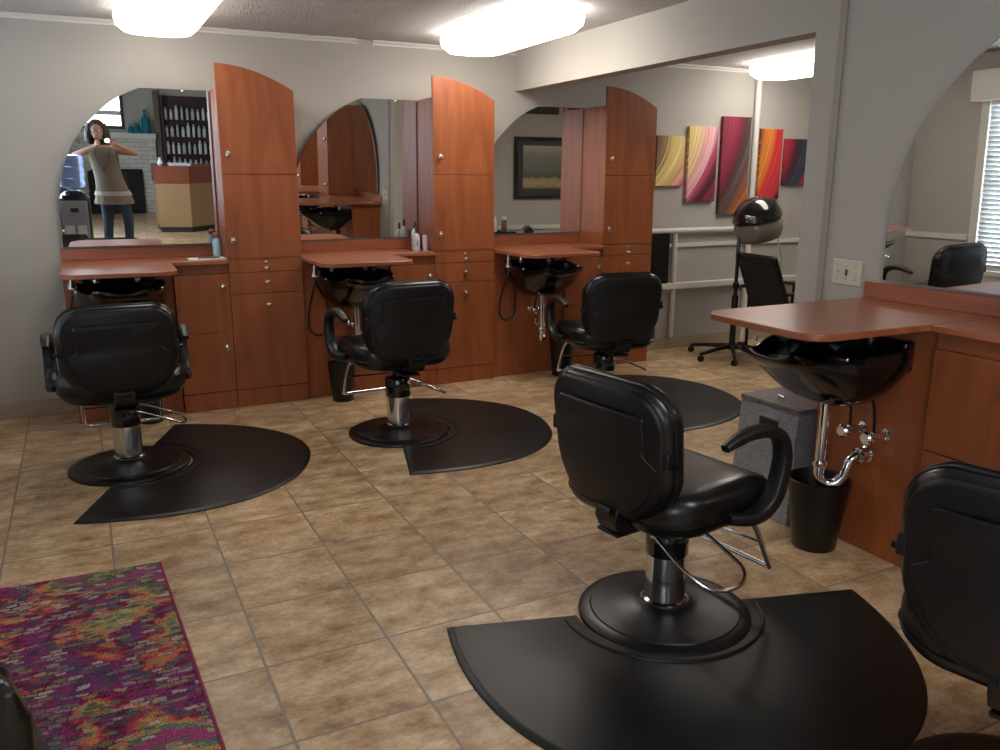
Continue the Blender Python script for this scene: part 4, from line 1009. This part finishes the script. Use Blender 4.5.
# jeans
mb = MB()
for s_, fx in ((-1,-.07),(1,.09)):
    hip = (.0+s_*.08,0,.88); kn = (fx+s_*.04+.02,.02,.48); an = (fx+s_*.05,-.01,.10)
    mb.tube([hip, Vector(hip).lerp(Vector(kn),.5), kn, Vector(kn).lerp(Vector(an),.5), an], [.094,.082,.064,.056,.050], 18, 3)
mb.sphere((.0,0,.90), .1, 20, 12, 1.6, 1.1, .9)
mb.build('jeans', M['denim'], pt, ang=80)
for s_, fx in ((-1,-.07),(1,.09)):
    ax = fx+s_*.05
    mb = MB(); mb.loft([[(ax+s_*.012+w*math.cos(a), .05+l*math.sin(a), z) for a in [2*PI*k/24 for k in range(24)]] for z, w, l in ((0,.045,.125),(.012,.05,.13),(.05,.045,.115),(.075,.03,.07))]); mb.build('shoe', M['dark'], pt)
mb = MB(); mb.tube([(-.08+.085*math.cos(a), .10+.03*abs(math.sin(a)), 1.40-.24*max(0,math.sin(a))) for a in [PI*k/20 for k in range(21)]], .003, 6); mb.sphere((-.08,.135,1.14), .014, 10, 8, 1, .5, 2); mb.build('necklace', M['dark'], pt)
# phone held in both hands
ph = thing('phone', 'black phone with lit flash held by the photographer', 'phone', (0,-.0175,1.489), -R(12))
mb = MB(); mb.box(-.07,.07,-.008,0,-.036,.034); mb.build('phone_body', M['phone'], ph, bevel=.004, seg=3)
mb = MB(); mb.lathe([(.024,.0005),(.021,.002)], (.028,0,.018), 20, 'y'); mb.build('flash_lamp', M['flash'], ph)  # disc made oversized to stand in for the glare of the flash

# ------------------------------------------------------------------ camera
f_px, yaw, pit, rol = 829.9, R(26.522), R(-13.272), R(.094)
cam = bpy.data.cameras.new('camera'); co = bpy.data.objects.new('camera', cam); COL.objects.link(co)
cam.sensor_width = 36; cam.sensor_fit = 'HORIZONTAL'; cam.lens = f_px*36/1000; cam.clip_start = .01
fw_ = Vector((math.sin(yaw)*math.cos(pit), math.cos(yaw)*math.cos(pit), math.sin(pit))); r_ = Vector((math.cos(yaw), -math.sin(yaw), 0)); u_ = r_.cross(fw_)
r2 = math.cos(rol)*r_+math.sin(rol)*u_; u2 = -math.sin(rol)*r_+math.cos(rol)*u_
mx = Matrix((( r2.x,u2.x,-fw_.x,0),(r2.y,u2.y,-fw_.y,0),(r2.z,u2.z,-fw_.z,HC),(0,0,0,1)))
co.matrix_world = mx
bpy.context.scene.camera = co

# ------------------------------------------------------------------ daylight
w = bpy.data.worlds.new('sky'); bpy.context.scene.world = w; w.use_nodes = True; nt = w.node_tree
bg = nt.nodes['Background']; bg.inputs['Color'].default_value = (.74,.86,1,1); bg.inputs['Strength'].default_value = 9.0
def portal(name, loc, rot, sx, sy):
    l = bpy.data.lights.new(name, 'AREA'); l.shape = 'RECTANGLE'; l.size = sx; l.size_y = sy; l.cycles.is_portal = True
    o = bpy.data.objects.new(name, l); COL.objects.link(o); o.location = loc; o.rotation_euler = rot
portal('window_light_portal', (XL-.11, (LW[0]+LW[1])/2, (LW[2]+LW[3])/2), (0, -PI/2, 0), LW[3]-LW[2], LW[1]-LW[0])
portal('window_light_portal', (XL-.11, (LW2[0]+LW2[1])/2, (LW2[2]+LW2[3])/2), (0, -PI/2, 0), LW2[3]-LW2[2], LW2[1]-LW2[0])
portal('window_light_portal', ((FW[0]+FW[1])/2, YB-.11, (FW[2]+FW[3])/2), (PI/2, 0, 0), FW[1]-FW[0], FW[3]-FW[2])
sc = bpy.context.scene
sc.view_settings.view_transform = 'Standard'; sc.view_settings.look = 'None'; sc.view_settings.exposure = 0.1; sc.view_settings.gamma = 1
sc.view_settings.use_curve_mapping = False
